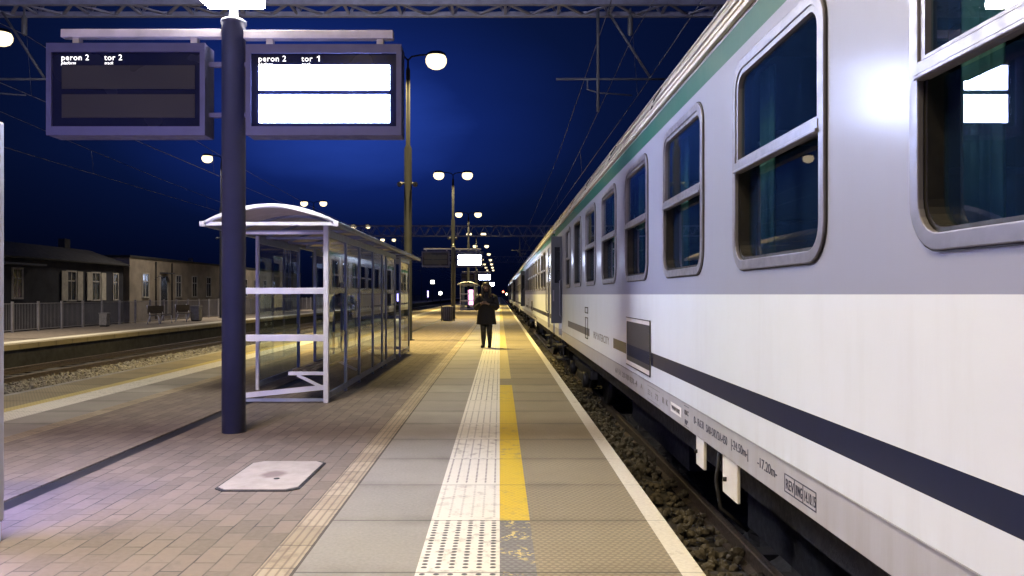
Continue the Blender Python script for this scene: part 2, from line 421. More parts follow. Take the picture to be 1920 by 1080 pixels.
def cover_mat():
    m, nt, b = new_mat('pale_concrete_cover')
    p = nt.obj()
    c = nt.ramp(nt.noise(p, 5, 7, 0.7), [(0.25, (0.30, 0.275, 0.245)), (0.6, (0.42, 0.385, 0.345)), (0.8, (0.48, 0.44, 0.40))])
    n = nt.n.new('ShaderNodeVectorMath'); n.operation = 'LENGTH'
    mp = nt.n.new('ShaderNodeMapping'); mp.inputs['Scale'].default_value = (1, 0.8, 0); nt.l.new(p, mp.inputs[0]); nt.l.new(mp.outputs[0], n.inputs[0])
    spot = nt.rng(nt.m('ADD', n.outputs['Value'], nt.m('MULTIPLY', nt.noise(p, 12, 4), 0.06)), 0.10, 0.15, 0.75, 0.0)
    c = nt.mix(spot, c, (0.16, 0.12, 0.11))
    nt.put(b.inputs['Base Color'], c); b.inputs['Roughness'].default_value = 0.75
    nt.put(b.inputs['Normal'], nt.bump(nt.noise(p, 50, 4), 0.2, 0.005))
    return m
M['cover'] = cover_mat()

def livery():
    m, nt, b = new_mat('coach_livery_paint')
    o = nt.obj(); x, y, z = nt.sep(o)[:3]
    zz = nt.m('SUBTRACT', z, 0.55)                      # height above the platform
    yy = nt.m('ADD', y, 7.05)                           # along the coach, far end of the near coach at 19.3
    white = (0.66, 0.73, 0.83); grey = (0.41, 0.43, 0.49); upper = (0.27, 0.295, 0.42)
    def gt(a, v): return nt.m('GREATER_THAN', a, v)
    def band(a, lo, hi): return nt.m('MULTIPLY', gt(a, lo), nt.m('LESS_THAN', a, hi))
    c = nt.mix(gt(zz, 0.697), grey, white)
    inl = nt.m('MAXIMUM', nt.m('LESS_THAN', yy, 9.37), 0.0)
    far = band(yy, 11.85, 15.6)
    c = nt.mix(nt.m('MULTIPLY', band(zz, 0.853, 0.972), inl), c, (0.012, 0.020, 0.065))
    c = nt.mix(nt.m('MULTIPLY', band(zz, 0.853, 0.972), far), c, (0.10, 0.11, 0.15))
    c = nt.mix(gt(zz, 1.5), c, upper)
    c = nt.mix(band(zz, 2.91, 3.065), c, (0.02, 0.11, 0.08))
    c = nt.mix(gt(zz, 3.065), c, (0.46, 0.45, 0.44))
    mp = nt.n.new('ShaderNodeMapping'); mp.inputs['Scale'].default_value = (1, 1, 0.12); nt.l.new(o, mp.inputs[0])
    st = nt.noise(mp.outputs[0], 7, 6, 0.65)
    big = nt.noise(o, 0.9, 5)
    c = nt.mix(nt.m('MULTIPLY', nt.rng(st, 0.50, 0.75), 0.07), c, (0.22, 0.20, 0.17))
    c = nt.mix(nt.m('MULTIPLY', nt.rng(big, 0.45, 0.75), 0.10), c, (0.25, 0.23, 0.22))
    low = nt.m('MULTIPLY', nt.rng(zz, 0.51, 0.80, 0.30, 0.0), nt.rng(st, 0.35, 0.65))
    c = nt.mix(low, c, (0.24, 0.20, 0.16))
    # vertical panel joints
    q = nt.m('DIVIDE', yy, 3.91); fr = nt.m('SUBTRACT', q, nt.m('FLOOR', q))
    c = nt.mix(nt.m('MULTIPLY', band(zz, 0.853, 0.972), inl), c, nt.mix(st, (0.002, 0.006, 0.032), (0.004, 0.009, 0.044)))
    nt.put(b.inputs['Base Color'], c)
    b.inputs['Roughness'].default_value = 0.5
    b.inputs['Coat Weight'].default_value = 0.3; b.inputs['Coat IOR'].default_value = 1.42
    b.inputs['Specular IOR Level'].default_value = 0.12
    nt.put(b.inputs['Coat Roughness'], nt.rng(nt.noise(o, 3.0, 4), 0.3, 0.7, 0.15, 0.22))
    wv = nt.noise(o, 1.4, 3)
    hb = nt.m('ADD', nt.m('MULTIPLY', wv, 0.9), nt.m('MULTIPLY', nt.noise(o, 160, 2), 0.02))
    nb = nt.bump(hb, 0.14, 0.02)
    nt.put(b.inputs['Normal'], nb); nt.put(b.inputs['Coat Normal'], nb)
    return m
M['livery'] = livery()

def grille_mat():
    m, nt, b = new_mat('louvred_grille')
    o = nt.obj(); x, y, z = nt.sep(o)[:3]
    zz = nt.m('SUBTRACT', z, 0.55)
    blue = nt.m('MULTIPLY', nt.m('GREATER_THAN', zz, 0.853), nt.m('LESS_THAN', zz, 0.972))
    c = nt.mix(blue, (0.085, 0.085, 0.09), (0.010, 0.016, 0.05))
    nt.put(b.inputs['Base Color'], c); b.inputs['Roughness'].default_value = 0.6
    return m
M['grille'] = grille_mat()

# ------------------------------------------------------------------ mesh helpers
def wloc(o):
    v = Vector((0, 0, 0))
    while o is not None:
        v += o.location; o = o.parent
    return v

class MB:
    def __init__(s): s.v = []; s.f = []; s.sm = []
    def add(s, vs, fs, smooth=False):
        k = len(s.v); s.v += [tuple(p) for p in vs]
        s.f += [tuple(i + k for i in q) for q in fs]; s.sm += [smooth] * len(fs); return s
    def box(s, x0, x1, y0, y1, z0, z1):
        vs = [(x0, y0, z0), (x1, y0, z0), (x1, y1, z0), (x0, y1, z0), (x0, y0, z1), (x1, y0, z1), (x1, y1, z1), (x0, y1, z1)]
        return s.add(vs, [(3, 2, 1, 0), (4, 5, 6, 7), (0, 1, 5, 4), (1, 2, 6, 5), (2, 3, 7, 6), (3, 0, 4, 7)])
    def bar(s, p, q, w, h, up=(0, 0, 1)):
        p, q = Vector(p), Vector(q); d = (q - p).normalized()
        a = d.cross(Vector(up))
        if a.length < 1e-4: a = d.cross(Vector((1, 0, 0)))
        a.normalize(); b = a.cross(d)
        vs = []
        for c in (p, q):
            for i, j in ((-1, -1), (1, -1), (1, 1), (-1, 1)):
                vs.append(c + a * (i * w / 2) + b * (j * h / 2))
        return s.add(vs, [(3, 2, 1, 0), (4, 5, 6, 7), (0, 1, 5, 4), (1, 2, 6, 5), (2, 3, 7, 6), (3, 0, 4, 7)])
    def tube(s, pts, r, n=10, caps=True, smooth=True):
        pts = [Vector(p) for p in pts]; rs = r if isinstance(r, (list, tuple)) else [r] * len(pts)
        vs = []; ref = None
        for i, p in enumerate(pts):
            d = (pts[min(i + 1, len(pts) - 1)] - pts[max(i - 1, 0)]).normalized()
            if ref is None:
                ref = Vector((0, 0, 1)) if abs(d.z) < 0.9 else Vector((1, 0, 0))
            a = d.cross(ref)
            if a.length < 1e-3: a = d.cross(Vector((0, 1, 0)))
            a.normalize(); b = a.cross(d).normalized(); ref = b
            for k in range(n):
                t = 2 * PI * k / n
                vs.append(p + (a * math.cos(t) + b * math.sin(t)) * rs[i])
        fs = []
        for i in range(len(pts) - 1):
            for k in range(n):
                fs.append((i * n + k, i * n + (k + 1) % n, (i + 1) * n + (k + 1) % n, (i + 1) * n + k))
        s.add(vs, fs, smooth)
        if caps:
            k0 = len(s.v) - len(vs)
            s.f.append(tuple(k0 + k for k in range(n))[::-1]); s.sm.append(False)
            s.f.append(tuple(k0 + (len(pts) - 1) * n + k for k in range(n))); s.sm.append(False)
        return s
    def lathe(s, c, prof, n=24, smooth=True, sx=1.0, sy=1.0):
        vs = []
        for r, z in prof:
            for k in range(n):
                t = 2 * PI * k / n
                vs.append((c[0] + r * sx * math.cos(t), c[1] + r * sy * math.sin(t), c[2] + z))
        fs = []
        for i in range(len(prof) - 1):
            for k in range(n):
                fs.append((i * n + k, i * n + (k + 1) % n, (i + 1) * n + (k + 1) % n, (i + 1) * n + k))
        fs.append(tuple(range(n))[::-1]); fs.append(tuple((len(prof) - 1) * n + k for k in range(n)))
        return s.add(vs, fs, smooth)
    def loft(s, rings, smooth=True, closed=True, caps=True):
        n = len(rings[0]); vs = [p for r in rings for p in r]; fs = []
        for i in range(len(rings) - 1):
            for k in range(n if closed else n - 1):
                fs.append((i * n + k, i * n + (k + 1) % n, (i + 1) * n + (k + 1) % n, (i + 1) * n + k))
        if caps and closed:
            fs.append(tuple(range(n))[::-1]); fs.append(tuple((len(rings) - 1) * n + k for k in range(n)))
        return s.add(vs, fs, smooth)
    def ring(s, outer, inner, d0, d1, axis='x'):
        # flat frame between two loops of equal count, given as (y, z), extruded from x=d0 to x=d1
        n = len(outer); P = lambda d, q: (d, q[0], q[1])
        vs = [P(d0, q) for q in outer] + [P(d0, q) for q in inner] + [P(d1, q) for q in outer] + [P(d1, q) for q in inner]
        fs = []
        for k in range(n):
            j = (k + 1) % n
            fs += [(k, j, n + j, n + k), (2 * n + k, 3 * n + k, 3 * n + j, 2 * n + j), (k, 2 * n + k, 2 * n + j, j), (n + k, n + j, 3 * n + j, 3 * n + k)]
        return s.add(vs, fs)
    def build(s, name, mat, parent=None, bevel=0.0, fix=True):
        off = wloc(parent) if parent else Vector((0, 0, 0))
        me = bpy.data.meshes.new(name)
        me.from_pydata([(p[0] - off.x, p[1] - off.y, p[2] - off.z) for p in s.v], [], s.f)
        me.polygons.foreach_set('use_smooth', s.sm)
        if fix:
            bm = bmesh.new(); bm.from_mesh(me); bmesh.ops.recalc_face_normals(bm, faces=bm.faces); bm.to_mesh(me); bm.free()
        me.materials.append(mat); me.update()
        o = bpy.data.objects.new(name, me); COL.objects.link(o)
        if parent: o.parent = parent
        if bevel:
            b = o.modifiers.new('bevel', 'BEVEL'); b.width = bevel; b.segments = 2; b.limit_method = 'ANGLE'; b.angle_limit = R(40)
        return o

def thing(name, label, cat, loc, group=None):
    o = bpy.data.objects.new(name, None); COL.objects.link(o); o.location = loc
    o.empty_display_size = 0.2
    return tag(o, label, cat, group)
def tag(o, label=None, cat=None, group=None, kind=None):
    if label: o['label'] = label
    if cat: o['category'] = cat
    if group: o['group'] = group
    if kind: o['kind'] = kind
    return o
def copy_tree(o, parent=None):
    c = o.copy(); COL.objects.link(c); c.parent = parent
    for ch in list(o.children): copy_tree(ch, c)
    return c
def struct(mb, name, mat):
    return tag(mb.build(name, mat), kind='structure')

def rrect(y0, y1, z0, z1, r, n=6):
    pts = []
    for cy, cz, a0 in ((y1 - r, z1 - r, 0), (y0 + r, z1 - r, 90), (y0 + r, z0 + r, 180), (y1 - r, z0 + r, 270)):
        for k in range(n + 1):
            t = R(a0 + 90 * k / n); pts.append((cy + r * math.cos(t), cz + r * math.sin(t)))
    return pts

def lettering(name, body, size, mat, parent, origin, xdir, udir, sx=1.0, shear=0.0, align='LEFT', spacing=1.0):
    cu = bpy.data.curves.new('text', 'FONT'); cu.body = body; cu.size = size; cu.extrude = 0.0008; cu.shear = shear
    cu.align_x = align; cu.space_character = spacing; cu.resolution_u = 3
    tmp = bpy.data.objects.new('text', cu); COL.objects.link(tmp)
    bpy.context.view_layer.update()
    me = bpy.data.meshes.new_from_object(tmp.evaluated_get(bpy.context.evaluated_depsgraph_get()))
    bpy.data.objects.remove(tmp); bpy.data.curves.remove(cu)
    x = Vector(xdir); u = Vector(udir); nrm = x.cross(u)
    off = wloc(parent)
    T = Matrix.Translation(Vector(origin) - off) @ Matrix((( x.x * sx, u.x, nrm.x, 0), (x.y * sx, u.y, nrm.y, 0), (x.z * sx, u.z, nrm.z, 0), (0, 0, 0, 1)))
    me.transform(T); me.materials.clear(); me.materials.append(mat); me.name = name
    o = bpy.data.objects.new(name, me); COL.objects.link(o); o.parent = parent
    return o

def lamp_light(parent, loc, watts, size=0.36, col=None):
    l = bpy.data.lights.new('lamp_bulb', 'AREA'); l.shape = 'DISK'; l.size = size
    l.energy = watts; l.spread = R(SPREAD); l.color = col or LAMP_COL
    o = bpy.data.objects.new('lamp_bulb', l); COL.objects.link(o); o.parent = parent
    o.location = Vector(loc) - wloc(parent)
    return o

# ------------------------------------------------------------------ ground, platforms, tracks
Y0, Y1 = -12.0, 420.0
struct(MB().box(-900, 900, -300, 2400, -1.2, -1.0), 'ground', M['ground'])
# strips of the island platform between x=-7.4 and x=1.105
GAPN = (SLAB0 + SLAB * 8 - 0.13, SLAB0 + SLAB * 9 + 0.1)
strips = [
    ('platform_edge_line', 'edge_line', 0.975, 1.10, Y0, Y1),
    ('platform_paving', 'tread', 0.20, 0.975, Y0, Y1),
    ('platform_paving', 'yellow_worn', 0.0, 0.20, Y0, SLAB0),
    ('yellow_line', 'yellow_paint', 0.0, 0.20, SLAB0, 12.81),
    ('platform_paving', 'tread', 0.0, 0.20, 12.81, 13.77),
    ('yellow_line', 'yellow_faded', 0.0, 0.20, 13.77, Y1),
    ('tactile_paving', 'white_tactile', -0.455, 0.0, Y0, Y1),
    ('platform_paving', 'slab', -1.105, -0.455, Y0, Y1),
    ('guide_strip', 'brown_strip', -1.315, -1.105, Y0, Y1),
    ('platform_paving', 'paver', -3.43, -1.315, Y0, Y1),
    ('drain_channel', 'drain', -3.60, -3.43, Y0, Y1),
    ('platform_paving', 'paver', -4.985, -3.60, Y0, Y1),
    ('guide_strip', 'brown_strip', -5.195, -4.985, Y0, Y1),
    ('platform_paving', 'slab', -5.845, -5.195, Y0, Y1),
    ('tactile_paving', 'white_tactile', -6.30, -5.845, Y0, Y1),
    ('yellow_line', 'yellow_faded', -6.50, -6.30, Y0, Y1),
    ('platform_paving', 'tread', -7.275, -6.50, Y0, Y1),
    ('platform_edge_line', 'concrete', -7.40, -7.275, Y0, Y1),
]
for nm, mt, a, b_, ya, yb in strips:
    top = -0.012 if mt == 'drain' else 0.0
    struct(MB().box(a, b_, ya, yb, -0.16, top), nm, M[mt])
struct(MB().box(-7.25, 0.98, Y0, Y1, -1.1, -0.161), 'platform_base', M['wall_dark'])
# opposite platform
struct(MB().box(-19.4, -15.6, Y0, Y1, -0.16, 0.0), 'opposite_platform_paving', M['paver'])
struct(MB().box(-15.6, -15.0, Y0, Y1, -0.16, 0.0), 'opposite_platform_edge', M['edge_line'])
struct(MB().box(-15.0, -14.5, Y0, Y1, -0.16, 0.0), 'opposite_platform_edge', M['tread'])
struct(MB().box(-19.4, -14.65, Y0, Y1, -1.1, -0.161), 'opposite_platform_base', M['wall_dark'])

# ballast beds
def bed(x0, x1, mat, name, nx, ny, ya, yb, amp=0.04):
    mb = MB(); vs = []; fs = []
    for j in range(ny + 1):
        for i in range(nx + 1):
            y = ya + (yb - ya) * (j / ny) ** 1.6
            vs.append((x0 + (x1 - x0) * i / nx, y, -0.74 + random.uniform(-amp, amp)))
    for j in range(ny):
        for i in range(nx):
            a = j * (nx + 1) + i; fs.append((a, a + 1, a + nx + 2, a + nx + 1))
    mb.add(vs, fs); return tag(mb.build(name, mat, fix=False), kind='structure')
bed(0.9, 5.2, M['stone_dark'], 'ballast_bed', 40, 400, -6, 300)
bed(-12.1, -7.2, M['stone'], 'ballast_bed', 40, 420, -6, 300)
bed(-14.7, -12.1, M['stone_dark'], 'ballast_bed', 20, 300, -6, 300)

ICO = None
def stones(name, x0, x1, ya, yb, n, mat, r0, r1, z0, power, gaps=False):
    global ICO
    if ICO is None:
        bm = bmesh.new(); bmesh.ops.create_icosphere(bm, subdivisions=1, radius=1.0)
        ICO = ([v.co.copy() for v in bm.verts], [[v.index for v in f.verts] for f in bm.faces]); bm.free()
    mb = MB()
    for k in range(n):
        t = random.random() ** power
        c = Vector((random.uniform(x0, x1), ya + (yb - ya) * t, z0 + random.uniform(-0.02, 0.03)))
        r = random.uniform(r0, r1)
        if gaps and abs((c.y + 7.7 + 0.3) % 0.6 - 0.3) < 0.15: continue          # keep the sleepers clear
        if gaps: c.z += 0.10 * (1 - abs((c.y + 7.7) % 0.6 - 0.3) / 0.15) ** 2 if abs((c.y + 7.7) % 0.6 - 0.3) < 0.15 else 0
        M3 = Matrix.Rotation(random.uniform(0, 6.3), 3, 'Z') @ Matrix.Rotation(random.uniform(0, 6.3), 3, 'X')
        sc = Vector((r * random.uniform(.7, 1.2), r * random.uniform(.7, 1.2), r * random.uniform(.5, .9)))
        vs = []
        for v in ICO[0]:
            q = Vector((v.x * sc.x, v.y * sc.y, v.z * sc.z)) * random.uniform(0.82, 1.12)
            vs.append(M3 @ q + c)
        mb.add(vs, ICO[1])
    return tag(mb.build(name, mat, fix=False), 'loose pale ballast stones beside the platform wall', None, None, 'stuff')
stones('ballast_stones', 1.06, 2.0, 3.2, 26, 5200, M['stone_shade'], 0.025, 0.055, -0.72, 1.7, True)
stones('ballast_stones', -12.05, -10.6, 14, 60, 5200, M['stone'], 0.03, 0.06, -0.70, 1.5)

def track(cx, label, sleepers, ya, yb):
    t = thing('railway_track', label, 'railway track', (cx, ya, -0.75))
    for s in (-1, 1):
        x = cx + s * 0.755
        prof = [(-0.07, -0.722), (0.07, -0.722), (0.07, -0.71), (0.012, -0.69), (0.012, -0.60), (0.036, -0.585), (0.036, -0.553), (0.026, -0.548), (-0.026, -0.548), (-0.036, -0.553), (-0.036, -0.585), (-0.012, -0.60), (-0.012, -0.69), (-0.07, -0.71)]
        MB().loft([[(x + a, y, z) for a, z in prof] for y in (ya, yb)], smooth=False).build('rail', M['rail'], t)
    def sl(mb, y):
        mb.loft([[(cx + a, y + b, z) for b, z in ((-0.13, -0.80), (0.13, -0.80), (0.10, -0.722), (-0.10, -0.722))] for a in (-1.3, 1.3)], smooth=False)
    y = ya + 0.3; k = 0; rest = MB()
    while y < yb:
        if sleepers and y > 3.0 and k < 40:
            mb = MB(); sl(mb, y); mb.build('sleeper', M['sleeper'], t); k += 1
        elif y < 160: sl(rest, y)
        y += 0.6
    o = rest.build('sleepers_beyond', M['sleeper'], t); tag(o, kind='stuff')
    return t
track(2.79, 'railway track under the grey and white coaches', True, -8, 330)
track(-9.05, 'railway track along the far edge of the island platform', False, -8, 330)
track(-12.85, 'dark railway track along the opposite platform with the fence', False, -8, 330)

# ------------------------------------------------------------------ manhole cover
mc = thing('manhole_cover', 'pale square concrete manhole cover set among the paver blocks', 'manhole cover', (-1.868, 6.40, 0.0))
fr = MB()
oc = [(-2.42, 5.62), (-1.36, 5.62), (-1.36, 7.2), (-2.42, 7.2)]
def chamf(x0, x1, y0, y1, c):
    return [(x0 + c, y0), (x1 - c, y0), (x1, y0 + c), (x1, y1 - c), (x1 - c, y1), (x0 + c, y1), (x0, y1 - c), (x0, y0 + c)]
def plate(pts, z0, z1):
    mb = MB(); mb.loft([[(x, y, z) for x, y in pts] for z in (z0, z1)], smooth=False); return mb
plate(chamf(-2.195, -1.54, 5.88, 6.93, 0.075), -0.005, 0.007).build('frame', M['black'], mc)
plate(chamf(-2.175, -1.562, 5.905, 6.90, 0.075), 0.0, 0.013).build('cover_slab', M['cover'], mc)
MB().lathe((-1.80, 6.24, 0.0135), [(0.0, 0.0), (0.024, 0.0), (0.024, 0.003), (0.0, 0.003)], 16).build('lifting_hole', M['black'], mc)

# ------------------------------------------------------------------ departure boards
LF = -1  # faces look towards -y
def display_unit(parent, x0, x1, z0, z1, yf, depth, lit, title, track_no, panels):
    d = yf
    # housing as ring plus body
    bx = MB(); bx.box(x0, x1, d + 0.03, d + depth, z0, z1)
    bx.build('housing', M['board'], parent, 0.012)
    ix0, ix1, iz0, iz1 = x0 + 0.055, x1 - 0.055, z0 + 0.095, z1 - 0.095
    f = MB()
    f.box(x0, x1, d, d + 0.028, iz1, z1); f.box(x0, x1, d, d + 0.028, z0, iz0)
    f.box(x0, ix0, d, d + 0.028, iz0, iz1); f.box(ix1, x1, d, d + 0.028, iz0, iz1)
    f.build('bezel', M['board'], parent)
    MB().box(ix0, ix1, d + 0.022, d + 0.0285, iz0, iz1).build('screen_glass', M['lcd_back'], parent)
    for (a, b, c, e) in panels:
        MB().box(a, b, d + 0.014, d + 0.021, c, e).build('lit_panel' if lit else 'dark_panel', M['lcd_on'] if lit == 1 else (M['lcd_far'] if lit else M['lcd_off']), parent)
    if title:
        X = (1, 0, 0); U = (0, 0, 1); sz = 0.088; s = 0.005724
        bx0 = panels[0][0]; zb = iz1 - 0.085
        lettering('lettering', title[0], sz, M['text_lit'], parent, (bx0 - 0.01, d + 0.02, zb), X, U, 1.0, spacing=1.08)
        lettering('lettering', title[1], 0.046, M['text_lit'], parent, (bx0 - 0.01, d + 0.02, zb - 0.045), X, U, 1.0, 0.25)
        if title[2].endswith('1'):
            lettering('lettering', title[2][:-2], sz, M['text_lit'], parent, (bx0 + 0.455, d + 0.02, zb), X, U, 1.0, spacing=1.08)
            g = MB(); gx = bx0 + 0.64
            g.loft([[(gx + a, yy, zb + c) for a, c in ((0.0, 0.0), (0.012, 0.0), (0.012, 0.061), (0.003, 0.061), (-0.018, 0.048), (-0.018, 0.038), (0.0, 0.047))] for yy in (d + 0.019, d + 0.021)], smooth=False)
            g.build('lettering', M['text_lit'], parent)
        else:
            lettering('lettering', title[2], sz, M['text_lit'], parent, (bx0 + 0.455, d + 0.02, zb), X, U, 1.0, spacing=1.08)
        lettering('lettering', 'track', 0.046, M['text_lit'], parent, (bx0 + 0.455, d + 0.02, zb - 0.045), X, U, 1.0, 0.25)

def board_post(y, label, near):
    px = -2.90
    t = thing('display_post', label, 'display post', (px, y, 0), 'departure display posts on the island platform')
    MB().lathe((px, y, 0), [(0.125, 0), (0.125, 4.44), (0.135, 4.44), (0.135, 4.475), (0.11, 4.49), (0.05, 4.50)], 40).build('pole', M['pole_paint'], t)
    MB().lathe((px, y, 0), [(0.05, 4.485), (0.045, 4.53), (0.035, 4.659)], 20).build('stem', M['galv'], t)
    for (a, b, z0, z1) in ((-4.76, -3.02, 4.290, 4.378), (-2.78, -1.157, 4.275, 4.366)):
        MB().box(a, b, y - 0.05, y + 0.05, z0, z1).build('arm', M['arm'], t, 0.006)
    for a in (-4.6, -3.32, -2.5, -1.3):
        z1 = 4.288 if a < -3 else 4.273
        MB().box(a - 0.035, a + 0.035, y - 0.04, y + 0.04, 4.185, z1).build('hanger', M['arm'], t)
    yf = y - 0.13
    right = thing('departure_display', 'right display with two glowing white panels, reading peron 2 tor 1' if near else None, None, (-1.892, y, 3.7))
    display_unit(t, -4.87, -3.165, 3.21, 4.20, yf, 0.28, 0, ('peron 2', 'platform', 'tor 2') if near else None, 2, [(-4.71, -3.28, 3.71, 3.963), (-4.71, -3.28, 3.40, 3.652)])
    display_unit(t, -2.728, -1.056, 3.21, 4.187, yf, 0.28, 1 if near else 2, ('peron 2', 'platform', 'tor 1') if near else None, 1, [(-2.589, -1.185, 3.698, 3.963), (-2.589, -1.185, 3.349, 3.648)])
    bpy.data.objects.remove(right)
    for s in (-1, 1):   # struts clamping the housings to the pole
        a = px + s * 0.12; b = px + s * (0.30 if s < 0 else 0.20)
        for z in (3.45, 4.0):
            MB().bar((a, y, z), (b, y, z), 0.05, 0.05).build('bracket', M['board'], t)
    if near:
        MB().box(-3.226, -2.60, y - 0.15, y + 0.15, 4.66, 5.80).build('sign_face', M['signbox'], t, 0.02)
        MB().box(-3.24, -2.585, y - 0.165, y + 0.165, 5.802, 5.85).build('sign_cap', M['arm'], t, 0.01)
    return t
board_post(8.43, 'thick grey post in front of the shelter carrying two displays and a lit sign box', True)
bp2 = board_post(48.4, 'nearest of the distant display posts, behind the litter bin, with a glowing board', False)
for y, lab in ((97.0, 'second glowing display post beyond the shelter, just behind the person'), (165.0, 'farthest small glowing display post beside the head of the person')):
    c = copy_tree(bp2); c.location.y = y; c['label'] = lab

# ------------------------------------------------------------------ lamp posts
def lamp_post(x, y, h, label, group, watts, name='platform_lamp', col=None):
    t = thing(name, label, 'lamp post', (x, y, 0), group)
    zs = h * 0.70
    MB().lathe((x, y, 0), [(0.22, 0.0), (0.22, 0.02), (0.135, 0.03), (0.125, zs), (0.075, zs + 0.12), (0.07, h - 0.12), (0.035, h), (0.03, h + 0.25)], 20).build('pole', M['lamp_pole'], t)
    for s in (-1, 1):
        MB().tube([(x, y, h + 0.2), (x + s * 0.12, y, h + 0.33), (x + s * 0.4, y, h + 0.38), (x + s * 0.70, y, h + 0.39)], 0.028, 8).build('arm', M['lamp_pole'], t)
        hx = x + s * 0.92
        hd = MB().lathe((hx, y, h + 0.36), [(0.02, 0.15), (0.20, 0.13), (0.30, 0.07), (0.315, 0.0), (0.30, -0.015)], 20, sy=0.62).build('lamp_head', M['lamp_pole'], t)
        MB().lathe((hx, y, h + 0.345), [(0.30, 0.0), (0.345, -0.10), (0.34, -0.22), (0.27, -0.34), (0.15, -0.41), (0.02, -0.43)], 20, sy=0.95).build('lens', M['lens'], hd)
        if watts: lamp_light(hd, (hx, y, h - 0.10), watts, col=col)
    for s in (-1, 1):   # loudspeakers on the shaft
        MB().tube([(x + s * 0.10, y - 0.02, 5.15), (x + s * 0.20, y - 0.10, 5.10), (x + s * 0.26, y - 0.2, 5.07)], [0.02, 0.05, 0.09], 10).build('loudspeaker', M['galv_dull'], t)
    return t
ORD = ['first', 'second', 'third', 'fourth', 'fifth', 'sixth', 'seventh', 'eighth', 'ninth', 'tenth', 'eleventh']
GP = 'twin lamp posts along the island platform'
lamp_post(-3.0, 1.0, 8.95, 'twin lamp post standing beside the photographer', GP, NEAR_W, col=NEAR_COL)
labs = ['nearest twin lamp post, rising behind the glass shelter', 'second twin lamp post beyond the shelter, right of the litter bin',
        'third twin lamp post, between the glowing display and the litter bin', 'fourth twin lamp post counting away from the shelter']
p0 = None
for k in range(10):
    y = 25.3 + 24.4 * k
    lab = labs[k] if k < 4 else ORD[k] + ' twin lamp post counting away from the shelter'
    if k < 4: lamp_post(-3.0, y, 8.95, lab, GP, LAMP_W)
    else:
        if p0 is None: p0 = lamp_post(-3.0, y, 8.95, lab, GP, 0)
        else:
            c = copy_tree(p0); c.location.y = y; c['label'] = lab
GO = 'twin lamp posts on the opposite platform'
for k in range(5):
    y = (26.2, 49.5, 74.0, 99.0, 123.5)[k]
    lab = ['twin lamp post on the opposite platform whose lamp glows at the left picture edge', 'opposite platform twin lamp post half hidden by the thick display post',
           'opposite platform twin lamp post whose lamps show above the shelter roof', 'opposite platform twin lamp post glowing beside the far end of the shelter roof',
           'farthest lit twin lamp post on the opposite platform'][k]
    lamp_post(-17.8, y, 10.0, lab, GO, LAMP_W * 0.42 if k < 3 else 0, col=(1.0, 0.86, 0.66))

